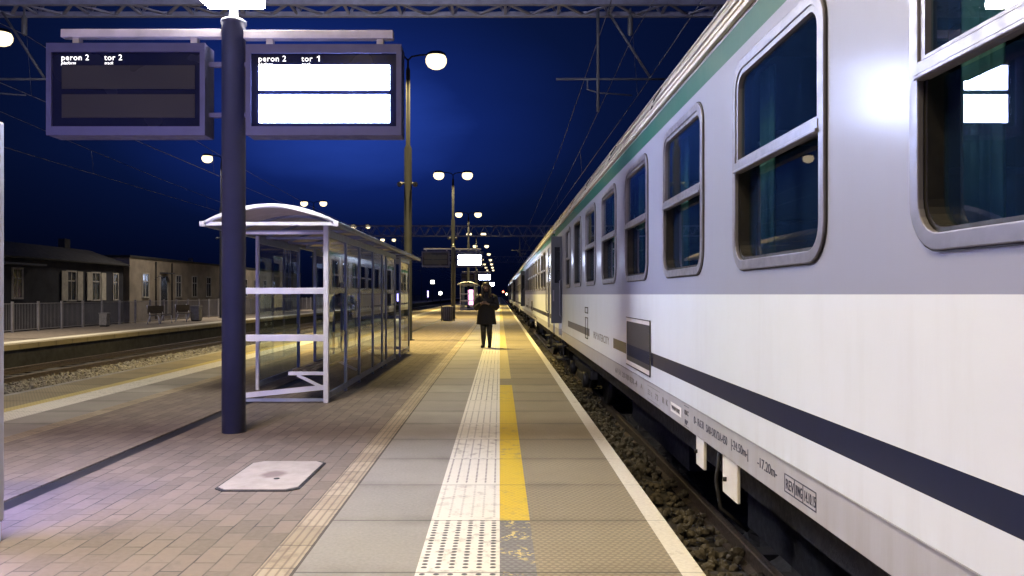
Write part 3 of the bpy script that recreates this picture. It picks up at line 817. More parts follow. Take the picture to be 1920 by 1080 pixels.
# ------------------------------------------------------------------ glass shelter
def shelter(label, yn, yf, near):
    xr, xl = -2.40, -3.80
    t = thing('waiting_shelter', label, 'shelter', ((xr + xl) / 2, yn, 0), 'glass waiting shelters on the island platform')
    wm = M['white_metal']; bmn = M['blue_metal']
    ztop = 2.36
    ypan = [yn + d for d in (0.0, 1.34, 2.5, 3.9, 5.05, 5.6, 7.0)]
    yend0, yend1 = yn + 7.9, yf - 0.7
    # posts
    MB().box(xr - 0.035, xr + 0.035, yn - 0.035, yn + 0.035, 0, 2.47).build('post', wm, t, 0.006)
    MB().box(xl + 0.015, xl + 0.085, yn - 0.035, yn + 0.035, 0, 2.47).build('post', wm, t, 0.006)
    for y in ypan[1:] + [yend0, yend1]:
        MB().box(xr - 0.022, xr + 0.022, y - 0.03, y + 0.03, 0.0, 2.42).build('post', bmn, t, 0.004)
    for y in (yn + 1.44, yn + 3.9, yn + 5.2, yn + 7.0, yend0, yend1):
        MB().box(xl - 0.025, xl + 0.025, y - 0.03, y + 0.03, 0.0, 2.42).build('post', bmn if y > yn + 2 else wm, t, 0.004)
    # near end rails
    for z0, z1 in ((1.505, 1.592), (0.852, 0.945)):
        MB().box(xl + 0.085, xr - 0.036, yn - 0.02, yn + 0.02, z0, z1).build('rail', wm, t, 0.004)
    MB().box(xl + 0.085, xr - 0.036, yn - 0.02, yn + 0.02, 2.33, 2.365).build('rail', wm, t)
    MB().bar((xl + 0.086, yn, 0.085), (xr - 0.036, yn, 0.215), 0.03, 0.07).build('rail', wm, t)
    MB().box(xl + 0.085, xr - 0.036, yn - 0.018, yn + 0.018, 0.02, 0.06).build('rail', bmn, t)
    # side walls: rails, glass
    def wall(x, ys, open_bays=()):
        for a, b in zip(ys[:-1], ys[1:]):
            if a in open_bays: continue
            MB().box(x - 0.004, x + 0.004, a + 0.031, b - 0.031, 0.135, 2.30).build('glass_pane', M['glass'], t)
            MB().box(x - 0.02, x + 0.02, a + 0.031, b - 0.031, 0.05, 0.13).build('rail', bmn, t)
            MB().box(x - 0.02, x + 0.02, a + 0.031, b - 0.031, 2.305, 2.40).build('rail', bmn, t)
            for z in (0.87, 1.52):
                MB().box(x + 0.0045, x + 0.0065, a + 0.04, b - 0.04, z, z + 0.085).build('frosted_band', M['frosted'], t)
    wall(xr, [yn + 0.005] + ypan[1:])
    wall(xr, [yend0, yend1])
    wall(xl, [yn + 1.44, yn + 3.9, yn + 5.2, yn + 7.0, yend0, yend1], (yn + 3.9, yn + 7.0))
    # far end wall
    MB().box(xl + 0.03, xr - 0.03, yend1 - 0.004, yend1 + 0.004, 0.135, 2.3).build('glass_pane', M['glass'], t)
    for z0, z1 in ((0.05, 0.13), (0.86, 0.94), (1.52, 1.60), (2.305, 2.40)):
        MB().box(xl + 0.03, xr - 0.03, yend1 - 0.02, yend1 + 0.02, z0, z1).build('rail', bmn, t)
    # bench brackets and seat along the right wall
    for y in (yn, yn + 2.5, yn + 5.05):
        b = MB(); b.box(xr - 0.52, xr - 0.04, y - 0.02, y + 0.02, 0.385, 0.43)
        b.bar((xr - 0.40, y, 0.385), (xr - 0.04, y, 0.21), 0.035, 0.04)
        b.build('bench_bracket', wm, t)
    for x in (xr - 0.48, xr - 0.36, xr - 0.24):
        MB().box(x, x + 0.10, yn + 0.03, yn + 5.0, 0.432, 0.458).build('bench_slat', M['wood'], t, 0.004)
    # vaulted roof
    x0, x1 = -3.98, -2.19; n = 16
    def zc(x):
        u = (x - (x0 + x1) / 2) / ((x1 - x0) / 2); return 2.475 + 0.235 * (1 - u * u)
    yr0, yr1 = yn - 0.3, yf
    xs = [x0 + (x1 - x0) * i / n for i in range(n + 1)]
    pr = MB()
    ring0 = [(x, zc(x)) for x in xs] + [(x, zc(x) - 0.010) for x in reversed(xs)]
    pr.loft([[(x, y, z) for x, z in ring0] for y in (yr0 + 0.02, yr1 - 0.02)])
    pr.build('roof_panel', M['polycarb'], t)
    nr = 9
    for k in range(nr):
        y = yr0 + 0.02 + (yr1 - yr0 - 0.04) * k / (nr - 1)
        a = MB(); prof = [(x, zc(x) + 0.014) for x in xs] + [(x, zc(x) - 0.045) for x in reversed(xs)]
        a.loft([[(x, yy, z) for x, z in prof] for yy in (y - 0.025, y + 0.025)])
        a.build('roof_rib', wm if k == 0 else bmn, t)
        MB().box(x0 + 0.02, x1 - 0.02, y - 0.02, y + 0.02, 2.43, 2.475).build('tie_bar', wm if k == 0 else bmn, t)
    for x in (x0 - 0.03, x1 - 0.03):
        MB().box(x, x + 0.06, yr0 - 0.03, yr1 + 0.02, 2.415, 2.475).build('gutter', bmn, t, 0.008)
        MB().box(x - 0.004, x + 0.064, yr0 - 0.075, yr0 - 0.03, 2.41, 2.48).build('gutter_end', wm, t, 0.006)
    return t
sh = shelter('glass waiting shelter with a vaulted roof and white end frame, behind the thick post', 10.7, 21.1, True)
s2 = copy_tree(sh); s2.location.y = 73.5
s2['label'] = 'distant glass waiting shelter lit pink, left of the person'
# lit poster in the distant shelter
pc = thing('poster_case', 'small pink glowing poster case at the distant shelter', 'poster case', (-2.75, 74.1, 0))
MB().box(-3.1, -2.5, 74.0, 74.2, 0.35, 2.0).build('case', M['blue_metal'], pc, 0.02)
MB().box(-3.05, -2.55, 73.975, 73.995, 0.5, 1.93).build('poster_face', M['pink'], pc)
for a in (-3.05, -2.6): MB().box(a, a + 0.06, 74.05, 74.15, 0, 0.35).build('leg', M['blue_metal'], pc)

# ------------------------------------------------------------------ lit display case at the left edge
dc = thing('poster_case', 'tall lit poster case at the left edge of the picture', 'poster case', (-3.5, 4.6, 0))
MB().box(-4.35, -3.02, 4.55, 4.72, 0.12, 2.55).build('case', M['arm'], dc, 0.015)
MB().box(-4.27, -3.10, 4.535, 4.549, 0.3, 2.45).build('poster_face', M['case_face'], dc)
MB().box(-4.27, -3.10, 4.721, 4.735, 0.3, 2.45).build('poster_face', M['case_face'], dc)
for a in (-4.3, -3.10): MB().box(a, a + 0.072, 4.56, 4.70, 0, 0.12).build('leg', M['white_metal'], dc, 0.006)

# ------------------------------------------------------------------ litter bin on the platform
lb = thing('litter_bin', 'ribbed grey litter bin at the foot of a lamp post on the island platform', 'litter bin', (-2.95, 44.0, 0))
MB().lathe((-2.95, 44, 0), [(0.27, 0.0), (0.30, 0.06), (0.31, 0.78), (0.28, 0.82), (0.20, 0.84)], 20).build('body', M['bin'], lb)
for k in range(16):
    a = 2 * PI * k / 16
    MB().box(-2.95 + 0.312 * math.cos(a) - 0.012, -2.95 + 0.312 * math.cos(a) + 0.012, 44 + 0.312 * math.sin(a) - 0.012, 44 + 0.312 * math.sin(a) + 0.012, 0.05, 0.78).build('rib', M['galv_dull'], lb)
for s in (-1, 1):
    MB().tube([(-2.95 + s * 0.36, 44, 0), (-2.95 + s * 0.36, 44, 0.9)], 0.03, 8).build('stand', M['galv_dull'], lb)

# ------------------------------------------------------------------ coaches
XT = 1.376; CXT = 2.786
def wall_holes(x, y0, y1, z0, z1, loops):
    bm = bmesh.new()
    def loop(pts):
        vs = [bm.verts.new((x, p[0], p[1])) for p in pts]
        return [bm.edges.new((vs[i], vs[(i + 1) % len(vs)])) for i in range(len(vs))]
    ed = loop([(y0, z0), (y1, z0), (y1, z1), (y0, z1)])
    for l in loops: ed += loop(l)
    bmesh.ops.triangle_fill(bm, use_beauty=True, use_dissolve=False, edges=ed)
    vs = [v.co.copy() for v in bm.verts]; bm.verts.index_update()
    fs = [[v.index for v in f.verts] for f in bm.faces]
    bm.free(); return vs, fs

CENT = [1.935 + 1.955 * k for k in range(-1, 6)]     # divided windows
SINGLE = 13.665
def coach():
    ye = 19.3; ys = ye - 24.5; yc = (ys + ye) / 2
    t = thing('passenger_coach', 'nearest grey and white coach with navy stripe, beside the platform edge', 'train coach', (CXT, yc, -0.55), 'passenger coaches of the standing train')
    ZB, ZS, ZT = 0.512, 0.695, 3.08
    ww, wz0, wz1, wr = 1.275, 1.638, 2.828, 0.17
    wins = [(c, ww, 'divided') for c in CENT] + [(SINGLE, ww, 'single'), (15.55, 1.02, 'toilet'), (-1.45, 1.02, 'toilet')]
    doors = [(17.55, True), (ys + 1.75, False)]
    loops = [rrect(c - w / 2 + 0.03, c + w / 2 - 0.03, wz0 + 0.03, wz1 - 0.03, wr - 0.03) for c, w, k in wins]
    dl = []
    for c, op in doors:
        dl.append([(c - 0.42, 0.56), (c + 0.42, 0.56), (c + 0.42, 2.80), (c - 0.42, 2.80)])
    mb = MB()
    vs, fs = wall_holes(XT, ys, ye, ZB, ZT, loops + dl)
    mb.add(vs, fs)
    # reveals
    for l in loops + dl:
        n = len(l); dp = 0.068 if l not in dl else 0.3
        mb.add([(XT, a, b) for a, b in l] + [(XT + dp, a, b) for a, b in l], [(k, (k + 1) % n, n + (k + 1) % n, n + k) for k in range(n)])
    # far side wall, ends, underside of the skirt
    xf = 2 * CXT - XT
    mb.box(xf - 0.05, xf, ys, ye, ZB, ZT)
    mb.box(XT + 0.006, xf - 0.051, ye - 0.05, ye - 0.001, ZB, ZT + 0.2); mb.box(XT + 0.006, xf - 0.051, ys + 0.001, ys + 0.05, ZB, ZT + 0.2)
    mb.add([(XT, ys, ZB), (XT, ye, ZB), (XT + 0.1, ye, ZB), (XT + 0.1, ys, ZB)], [(0, 1, 2, 3)])
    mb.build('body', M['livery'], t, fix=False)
    # crease above the sill: a slim proud strip
    MB().box(XT - 0.006, XT - 0.0003, ys, ye, ZS - 0.004, ZS + 0.003).build('sill_seam', M['sill'], t)
    # roof
    prof = [(XT, 3.08), (XT + 0.012, 3.17), (XT + 0.05, 3.29), (XT + 0.13, 3.42), (XT + 0.26, 3.55), (XT + 0.45, 3.67), (XT + 0.75, 3.78), (XT + 1.1, 3.84), (CXT, 3.86)]
    prof = prof + [(2 * CXT - x, z) for x, z in reversed(prof[:-1])]
    rf = MB(); rf.loft([[(x, y, z) for x, z in prof] for y in (ys, ye)], closed=False)
    rf.build('roof', M['roof_grey'], t, fix=True)
    for (x, z) in ((XT + 0.03, 3.24), (XT + 0.11, 3.40), (XT + 0.20, 3.50), (XT + 0.36, 3.62), (XT + 0.6, 3.735)):
        MB().tube([(x, ys, z), (x, ye, z)], 0.012, 6).build('roof_rib', M['roof_grey'], t)
    MB().box(XT - 0.03, XT - 0.0005, ys, ye, 3.085, 3.118).build('gutter', M['gutter'], t, 0.006)
    MB().box(XT - 0.012, XT + 0.004, ys, ye, 3.15, 3.165).build('gutter', M['gutter'], t)
    for k in range(9):   # roof seams
        y = ys + 1.3 + k * 2.75
        mbb = MB(); mbb.tube([(x - 0.004, y, z + 0.002) for x, z in prof[1:8]], 0.009, 6); mbb.build('roof_seam', M['dark_steel'], t)
    # interior
    it = MB()
    it.box(XT + 0.12, xf - 0.06, ys + 0.06, ye - 0.06, 0.66, 0.70)
    it.box(XT + 2.0, XT + 2.05, ys + 0.06, ye - 0.06, 0.70, 3.0)
    it.box(XT + 0.12, XT + 2.0, ys + 0.06, ye - 0.06, 3.0, 3.05)
    for c in CENT + [SINGLE]:
        it.box(XT + 0.16, XT + 1.98, c + 0.955, c + 0.995, 0.70, 2.99)
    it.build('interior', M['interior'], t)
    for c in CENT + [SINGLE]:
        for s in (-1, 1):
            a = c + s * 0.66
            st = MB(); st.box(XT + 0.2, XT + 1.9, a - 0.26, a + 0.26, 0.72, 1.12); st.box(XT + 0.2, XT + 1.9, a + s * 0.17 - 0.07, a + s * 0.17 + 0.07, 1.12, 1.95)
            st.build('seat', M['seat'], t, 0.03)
            MB().bar((XT + 0.2, a, 2.42), (XT + 1.9, a, 2.42), 0.36, 0.02).build('luggage_rack', M['alu'], t)
    # windows
    for c, w, kind in wins:
        y0, y1 = c - w / 2, c + w / 2
        o = rrect(y0, y1, wz0, wz1, wr); i = rrect(y0 + 0.055, y1 - 0.055, wz0 + 0.055, wz1 - 0.055, wr - 0.055)
        f = MB(); f.ring(o, i, XT - 0.016, XT + 0.006)
        wdw = f.build('window', M['alu'], t, 0.004)
        o2 = [(a, b) for a, b in rrect(y0 + 0.05, y1 - 0.05, wz0 + 0.05, wz1 - 0.05, wr - 0.05)]; i2 = rrect(y0 + 0.072, y1 - 0.072, wz0 + 0.072, wz1 - 0.072, wr - 0.072)
        sl_ = MB().ring(o2, i2, XT + 0.007, XT + 0.075); sl_.build('seal', M['black'], wdw)
        o3 = rrect(y0 - 0.008, y1 + 0.008, wz0 - 0.008, wz1 + 0.008, wr + 0.008)
        MB().ring(o3, o, XT - 0.006, XT + 0.003).build('outer_seal', M['black'], wdw)
        zd = 2.225
        def pane(name, za, zb, xx, inset=0.06):
            l = [(y, min(max(z, za), zb)) for y, z in rrect(y0 + inset, y1 - inset, wz0 + inset, wz1 - inset, wr - inset)]
            p = MB(); n = len(l)
            p.add([(xx, a, b) for a, b in l] + [(xx + 0.006, a, b) for a, b in l], [tuple(range(n)), tuple(range(2 * n - 1, n - 1, -1))] + [(k, n + k, n + (k + 1) % n, (k + 1) % n) for k in range(n)])
            return p.build(name, M['train_glass'], wdw)
        if kind == 'divided':
            d = MB(); d.box(XT - 0.020, XT + 0.02, y0 + 0.05, y1 - 0.05, zd - 0.030, zd + 0.030)
            d.box(XT - 0.030, XT - 0.0205, y0 + 0.05, y1 - 0.05, zd - 0.030, zd - 0.012)
            d.build('divider', M['alu'], wdw, 0.005)
            sf = MB(); sf.ring([(min(max(y, y0 + 0.056), y1 - 0.056), max(z, zd + 0.031)) for y, z in rrect(y0 + 0.056, y1 - 0.056, wz0 + 0.056, wz1 - 0.056, wr - 0.056)],
                               [(min(max(y, y0 + 0.084), y1 - 0.084), max(z, zd + 0.045)) for y, z in rrect(y0 + 0.084, y1 - 0.084, wz0 + 0.084, wz1 - 0.084, wr - 0.084)], XT - 0.008, XT + 0.02)
            sf.build('upper_sash', M['alu'], wdw)
            pane('upper_glass', zd + 0.035, wz1, XT + 0.012)
            pane('lower_glass', wz0, zd - 0.02, XT + 0.060)
        elif kind == 'single':
            pane('glass', wz0, wz1, XT + 0.045)
        else:
            MB().box(XT - 0.010, XT + 0.02, y0 + 0.045, y1 - 0.045, zd - 0.02, zd + 0.02).build('divider', M['alu'], wdw)
            fp = pane('frosted_glass', zd + 0.02, wz1, XT + 0.03); fp.data.materials.clear(); fp.data.materials.append(M['frost_pane'])
            pane('lower_glass', wz0, zd - 0.02, XT + 0.045)
        if kind != 'toilet':
            for s in (-1, 1):    # pleated curtains drawn to the sides
                cy = c + s * (w / 2 - 0.13); rg = []
                for zz in (wz0 + 0.05, wz1 - 0.05):
                    rg.append([(XT + 0.14 + 0.012 * math.sin(j * 1.9), cy - 0.11 + 0.22 * j / 14, zz) for j in range(15)] + [(XT + 0.15 + 0.012 * math.sin(j * 1.9), cy - 0.11 + 0.22 * j / 14, zz) for j in range(14, -1, -1)])
                MB().loft(rg).build('curtain', M['curtain'], wdw)
    # doors
    for c, op in doors:
        if op:
            dr = MB(); dr.box(XT - 0.235, XT + 0.03, c - 0.40, c - 0.355, 0.86, 2.79)
            dr.box(XT - 0.225, XT + 0.02, c - 0.345, c - 0.30, 0.86, 2.79)
            d = dr.build('door', M['door'], t, 0.006)
            MB().box(XT - 0.16, XT - 0.04, c - 0.404, c - 0.4005, 1.75, 2.55).build('door_window', M['pane_dark'], d)
            MB().box(XT - 0.2, XT - 0.17, c - 0.42, c - 0.4005, 1.35, 1.6).build('handle', M['alu'], d)
            vb = MB(); vb.box(XT + 0.31, XT + 0.35, c - 0.5, c + 0.5, 0.5, 2.95); vb.build('vestibule_wall', M['black'], t)
        else:
            dr = MB(); dr.box(XT + 0.02, XT + 0.06, c - 0.418, c + 0.418, 0.565, 2.795); d = dr.build('door', M['door'], t)
            MB().box(XT + 0.014, XT + 0.019, c - 0.2, c + 0.2, 1.75, 2.55).build('door_window', M['pane_dark'], d)
            MB().box(XT - 0.01, XT + 0.019, c - 0.33, c - 0.30, 1.2, 1.5).build('handle', M['alu'], d)
        for s in (-1, 1):
            MB().tube([(XT - 0.001, c + s * 0.47, 1.0), (XT - 0.05, c + s * 0.47, 1.04), (XT - 0.05, c + s * 0.47, 1.80), (XT - 0.001, c + s * 0.47, 1.84)], 0.013, 8).build('grab_rail', M['alu'], t)
        for z in (0.05, 0.34):
            stp = MB(); stp.box(XT - 0.08, XT + 0.16, c - 0.38, c + 0.38, z, z + 0.03); stp.build('step', M['dark_steel'], t)
        stp = MB()
        for s in (-1, 1): stp.box(XT + 0.02, XT + 0.05, c + s * 0.36 - 0.015, c + s * 0.36 + 0.015, 0.08, 0.52)
        stp.build('step_hanger', M['dark_steel'], t)
    # louvred grille
    gy0, gy1, gz0, gz1 = 7.03, 8.36, 0.80, 1.215
    g = MB(); g.ring([(gy0, 0.752), (gy1, 0.752), (gy1, 1.255), (gy0, 1.255)], [(gy0 + 0.045, gz0), (gy1 - 0.02, gz0), (gy1 - 0.02, gz1), (gy0 + 0.045, gz1)], XT - 0.008, XT - 0.0005)
    gr = g.build('ventilation_grille', M['label_white'], t)
    lv = MB(); n = 40
    for k in range(n):
        a = gy0 + 0.05 + (gy1 - gy0 - 0.08) * k / n; b = (gy1 - gy0 - 0.08) / n
        lv.box(XT - 0.012, XT - 0.003, a, a + b * 0.55, gz0 + 0.002, gz1 - 0.002)
    lv.build('louvre', M['grille'], gr)
    MB().box(XT - 0.0025, XT - 0.0006, gy0 + 0.046, gy1 - 0.021, gz0 + 0.001, gz1 - 0.001).build('backing', M['black'], gr)
    eg = MB(); eg.box(XT - 0.014, XT - 0.0085, gy0 - 0.012, gy0 + 0.012, 0.745, 1.262); eg.box(XT - 0.012, XT - 0.0085, gy0, gy1, 1.252, 1.260); eg.box(XT - 0.012, XT - 0.0085, gy0, gy1, 0.748, 0.756)
    eg.build('edge', M['black'], gr)
    # small socket hatches near the end door
    for a, b, c_, e in ((12.05, 12.45, 1.20, 1.30), (12.05, 12.42, 0.80, 1.14)):
        h = MB(); h.ring([(a, c_), (b, c_), (b, e), (a, e)], [(a + 0.03, c_ + 0.015), (b - 0.03, c_ + 0.015), (b - 0.03, e - 0.015), (a + 0.03, e - 0.015)], XT - 0.006, XT - 0.0005)
        h.build('hatch', M['dark_steel'], t)
    # lettering along the sill (reads towards the camera)
    D, U = (0, -1, 0), (0, 0, 1)
    def T(body, y0, y1, z, size, mat=M['navy'], sh=0.0):
        o = lettering('lettering', body, size, mat, t, (XT - 0.0012, y0, z), D, U)
        ysv = [v.co.y for v in o.data.vertices]; wd = max(ysv) - min(ysv)
        k = (y0 - y1) / wd; oy = y0 - wloc(t).y
        for v in o.data.vertices: v.co.y = oy + (v.co.y - oy) * k
        return o
    T('0- R63l', 5.48, 5.22, 0.588, 0.075); T('SAB-DRV2A-450', 5.155, 4.68, 0.585, 0.075)
    T('\u219024.50m\u2192'.replace('\u2190', '|-').replace('\u2192', '-|'), 4.60, 4.29, 0.590, 0.075)
    T('\u219217.20m\u2190'.replace('\u2192', '-').replace('\u2190', '-'), 4.13, 3.84, 0.585, 0.075)
    fr_ = MB(); a0, a1, z0, z1 = 3.36, 3.735, 0.550, 0.638; w = 0.005
    fr_.box(XT - 0.0016, XT - 0.0004, a0, a1, z0, z0 + w); fr_.box(XT - 0.0016, XT - 0.0004, a0, a1, z1 - w, z1)
    for a in (a0, 3.505, 3.605, a1 - 0.006): fr_.box(XT - 0.0016, XT - 0.0004, a, a + 0.006, z0 + w, z1 - w)
    fr_.build('inspection_frame', M['navy'], t)
    T('REV', 3.72, 3.62, 0.568, 0.070); T('RWG', 3.595, 3.52, 0.568, 0.070); T('14.10.15', 3.495, 3.375, 0.568, 0.070)
    T('61 51 20-70 831-4', 9.2, 7.75, 0.575, 0.085, M['grey_letter']); T('A', 7.55, 7.45, 0.585, 0.07, M['grey_letter'])
    for (a, b) in ((6.65, 7.2),):
        fr2 = MB(); fr2.box(XT - 0.0016, XT - 0.0004, a, b, 0.655, 0.659); fr2.box(XT - 0.0016, XT - 0.0004, a, b, 0.535, 0.539); fr2.build('inspection_frame', M['grey_letter'], t)
    T('53 t', 7.18, 7.0, 0.575, 0.07, M['grey_letter']); T('72', 6.85, 6.72, 0.575, 0.07, M['grey_letter']); T('R', 6.55, 6.48, 0.585, 0.07, M['grey_letter']); T('K', 6.40, 6.33, 0.585, 0.07, M['grey_letter'])
    lp = MB(); lp.box(XT - 0.0016, XT - 0.0004, 6.22 - 0.36, 6.22, 0.565, 0.64); lp = lp.build('label_plate', M['label_white'], t)
    T('WAW 01234'[0:3] + ' 8102', 6.18, 5.90, 0.585, 0.05, M['navy']).location.x -= 0.002
    fr3 = MB(); fr3.box(XT - 0.0016, XT - 0.0004, 5.62, 5.77, 0.672, 0.676); fr3.box(XT - 0.0016, XT - 0.0004, 5.62, 5.77, 0.525, 0.529); fr3.build('inspection_frame', M['navy'], t)
    T('RIC', 5.76, 5.64, 0.61, 0.05); T('RP', 5.75, 5.66, 0.54, 0.05)
    T('PKP INTERCITY', 11.35, 9.75, 0.862, 0.14, M['grey_letter'])
    # plates hanging below the sill
    for a, b, zz in ((5.27, 5.48, 0.30), (4.53, 4.83, 0.27)):
        p = MB(); p.box(XT + 0.015, XT + 0.035, a, b, zz, 0.515); p = p.build('valve_box', M['label_white'], t, 0.005)
        MB().lathe((XT + 0.0, (a + b) / 2 + 0.05, zz + 0.1), [(0.0, -0.012), (0.012, -0.012), (0.012, 0.012), (0.0, 0.012)], 10).build('valve_knob', M['black'], p)
    MB().tube([(XT + 0.05, 5.0, 0.5), (XT + 0.03, 5.02, 0.3), (XT + 0.05, 5.0, 0.12), (XT + 0.2, 4.9, 0.0)], 0.014, 8).build('hose', M['black'], t)
    # underframe and bogies
    uf = MB(); uf.box(XT + 0.25, xf - 0.25, ys + 0.3, ye - 0.3, 0.20, 0.66)
    uf.box(XT + 0.5, xf - 0.2, yc - 4.4, yc - 1.2, -0.25, 0.2); uf.box(XT + 0.45, xf - 0.2, yc + 0.4, yc + 3.6, -0.2, 0.2)
    uf.build('underframe', M['dark_steel'], t)
    for s in (-1, 1):
        by = yc + s * 8.6
        bg_ = MB()
        for sx in (XT + 0.33, xf - 0.33):
            bg_.box(sx - 0.07, sx + 0.07, by - 1.7, by + 1.7, -0.05, 0.14)
            bg_.box(sx - 0.10, sx + 0.10, by - 0.5, by + 0.5, -0.2, -0.05)
        bg_.box(XT + 0.4, xf - 0.4, by - 0.3, by + 0.3, -0.1, 0.2)
        bog = bg_.build('bogie', M['dark_steel'], t, 0.02)
        for dy in (-1.25, 1.25):
            w = MB()
            for sx in (CXT - 0.755, CXT + 0.755):
                w.tube([(sx - 0.065, by + dy, -0.088), (sx + 0.065, by + dy, -0.088)], 0.46, 28)
            w.tube([(CXT - 0.69, by + dy, -0.088), (CXT + 0.69, by + dy, -0.088)], 0.09, 12)
            w.build('wheelset', M['dark_steel'], bog)
            for sx in (XT + 0.22, xf - 0.22):
                MB().tube([(sx - 0.06, by + dy, -0.088), (sx + 0.06, by + dy, -0.088)], 0.15, 14).build('axle_box', M['dark_steel'], bog)
    # gangway bellows
    gw = MB()
    for k in range(4):
        gw.box(CXT - 0.75, CXT + 0.75, ye + 0.005 + k * 0.075, ye + 0.06 + k * 0.075, 0.6, 3.1)
    gw.build('gangway', M['black'], t)
    return t
M['frost_pane'] = basic('frosted_lavatory_glass', (0.42, 0.46, 0.60), 0.35, var=0.1, coat=0.5)
M['sill'] = basic('grey_sill_paint', (0.25, 0.26, 0.30), 0.5, var=0.1)
M['door'] = basic('grey_door_leaf', (0.05, 0.055, 0.075), 0.4, var=0.15, scale=4)
M['grey_letter'] = basic('grey_lettering', (0.16, 0.155, 0.15), 0.6, var=0.1)
c0 = coach()
for k, lab in enumerate(['second coach, beyond the open door of the nearest coach', 'third coach of the train counting from the camera',
                         'fourth coach of the train counting from the camera', 'farthest visible coach of the train beside the platform']):
    c = copy_tree(c0); c.location.y += 25.1 * (k + 1); c['label'] = lab

# ------------------------------------------------------------------ lattice portals over the tracks and catenary
def portal(y, label):
    x0, x1 = -20.2, 6.2; zb = 6.97; wv, hh = 0.62, 0.92
    t = thing('catenary_portal', label, 'overhead portal', (0, y, 0), 'lattice portals spanning the tracks')
    b = MB()
    for yy in (y, y + wv):
        for z in (zb, zb + hh): b.bar((x0, yy, z), (x1, yy, z), 0.09, 0.09)
    n = 26; dx = (x1 - x0) / n
    for k in range(n):
        a, c = x0 + k * dx, x0 + (k + 1) * dx; m_ = (a + c) / 2
        for yy in (y, y + wv):
            b.bar((a, yy, zb), (m_, yy, zb + hh), 0.045, 0.045); b.bar((m_, yy, zb + hh), (c, yy, zb), 0.045, 0.045)
            if k % 4 == 0: b.bar((a, yy, zb), (a, yy, zb + hh), 0.04, 0.04)
        for z in (zb, zb + hh):
            b.bar((a, y, z), (m_, y + wv, z), 0.06, 0.03); b.bar((m_, y + wv, z), (c, y, z), 0.06, 0.03)
            b.bar((a, y, z), (a, y + wv, z), 0.05, 0.03)
    b.build('lattice_beam', M['portal'], t)
    for x in (x0 + 0.3, x1 - 0.3):
        p = MB()
        for sx in (-0.28, 0.28):
            for yy in (y, y + wv): p.bar((x + sx, yy, -0.9), (x + sx * 0.8, yy, zb - 0.05), 0.08, 0.08)
        z = -0.5; q = 1
        while z < zb - 0.9:
            for yy in (y, y + wv): p.bar((x - 0.27 * q, yy, z), (x + 0.27 * q, yy, z + 0.7), 0.04, 0.04)
            z += 0.7; q = -q
        p.build('lattice_post', M['portal'], t)
    for xc in (2.5, -9.1, -12.9):
        xd = xc - 0.62
        MB().tube([(xd, y + 0.3, zb), (xd, y + 0.3, 5.0)], 0.03, 8).build('drop_tube', M['hanging'], t)
        MB().tube([(xd - 0.8, y + 0.3, 5.62), (xd + 1.3, y + 0.3, 5.62)], 0.022, 8).build('registration_arm', M['hanging'], t)
        MB().tube([(xd - 0.2, y + 0.3, 5.62), (xd - 0.2, y + 0.3, 5.42), (xd, y + 0.3, 5.36), (xd + 0.65, y + 0.3, 5.31)], 0.014, 8).build('steady_arm', M['hanging'], t)
        MB().tube([(xd + 0.2, y + 0.3, 6.9), (xd + 1.0, y + 0.3, 5.65)], 0.025, 8).build('stay', M['hanging'], t)
        MB().lathe((xd + 0.62, y + 0.3, 6.45), [(0.02, 0.0), (0.05, 0.03), (0.05, 0.35), (0.02, 0.4), (0.02, 0.53)], 10).build('insulator', M['hanging'], t)
    return t
pt = portal(14.5, 'lattice portal crossing the top of the picture above the displays')
for y, lab in ((72.0, 'whole lattice portal seen in the distance behind the lamp posts'), (131.0, 'farthest lattice portal beyond the distant displays')):
    c = copy_tree(pt); c.location.y = y; c['label'] = lab

def wire(name, label, cat, pts, r=0.0075, group=None):
    o = MB().tube(pts, r, 6).build(name, M['wire'], None, fix=False); tag(o, label, cat, group)
SP = [-44.0, 14.8, 72.3, 131.3, 190.0, 250.0]
for cx, what in ((2.5, 'above the train'), (-9.1, 'above the track left of the shelter'), (-12.9, 'above the track beside the opposite platform')):
    pts = []; ptm = []
    for a, b in zip(SP[:-1], SP[1:]):
        for j in range(12):
            u = j / 12; y = a + (b - a) * u
            k = SP.index(a)
            sx = (0.14 if k % 2 else -0.14) * (1 - 2 * u)
            pts.append((cx + sx, y, 5.30)); ptm.append((cx + 0.35 * sx, y, 6.45 - 0.75 * 4 * u * (1 - u)))
    wire('contact_wire', 'contact wire %s' % what, 'wire', pts, 0.007, 'contact wires')
    o = MB(); o.tube(ptm, 0.007, 6)
    mw = o.build('messenger_wire', M['wire'], None, fix=False); tag(mw, 'sagging messenger wire %s' % what, 'wire', 'messenger wires')
    dr = MB()
    for i in range(2, len(pts), 2):
        dr.tube([pts[i], ptm[i]], 0.004, 4)
    dr.build('dropper', M['wire'], mw, fix=False)
wire('feeder_wire', 'slack feeder wire left of the messenger wire over the train', 'wire', [(1.62, -30, 6.9), (1.75, 4, 6.75), (1.95, 11, 6.72), (2.2, 30, 6.7), (2.3, 72, 6.9), (2.3, 130, 6.9)], 0.008)
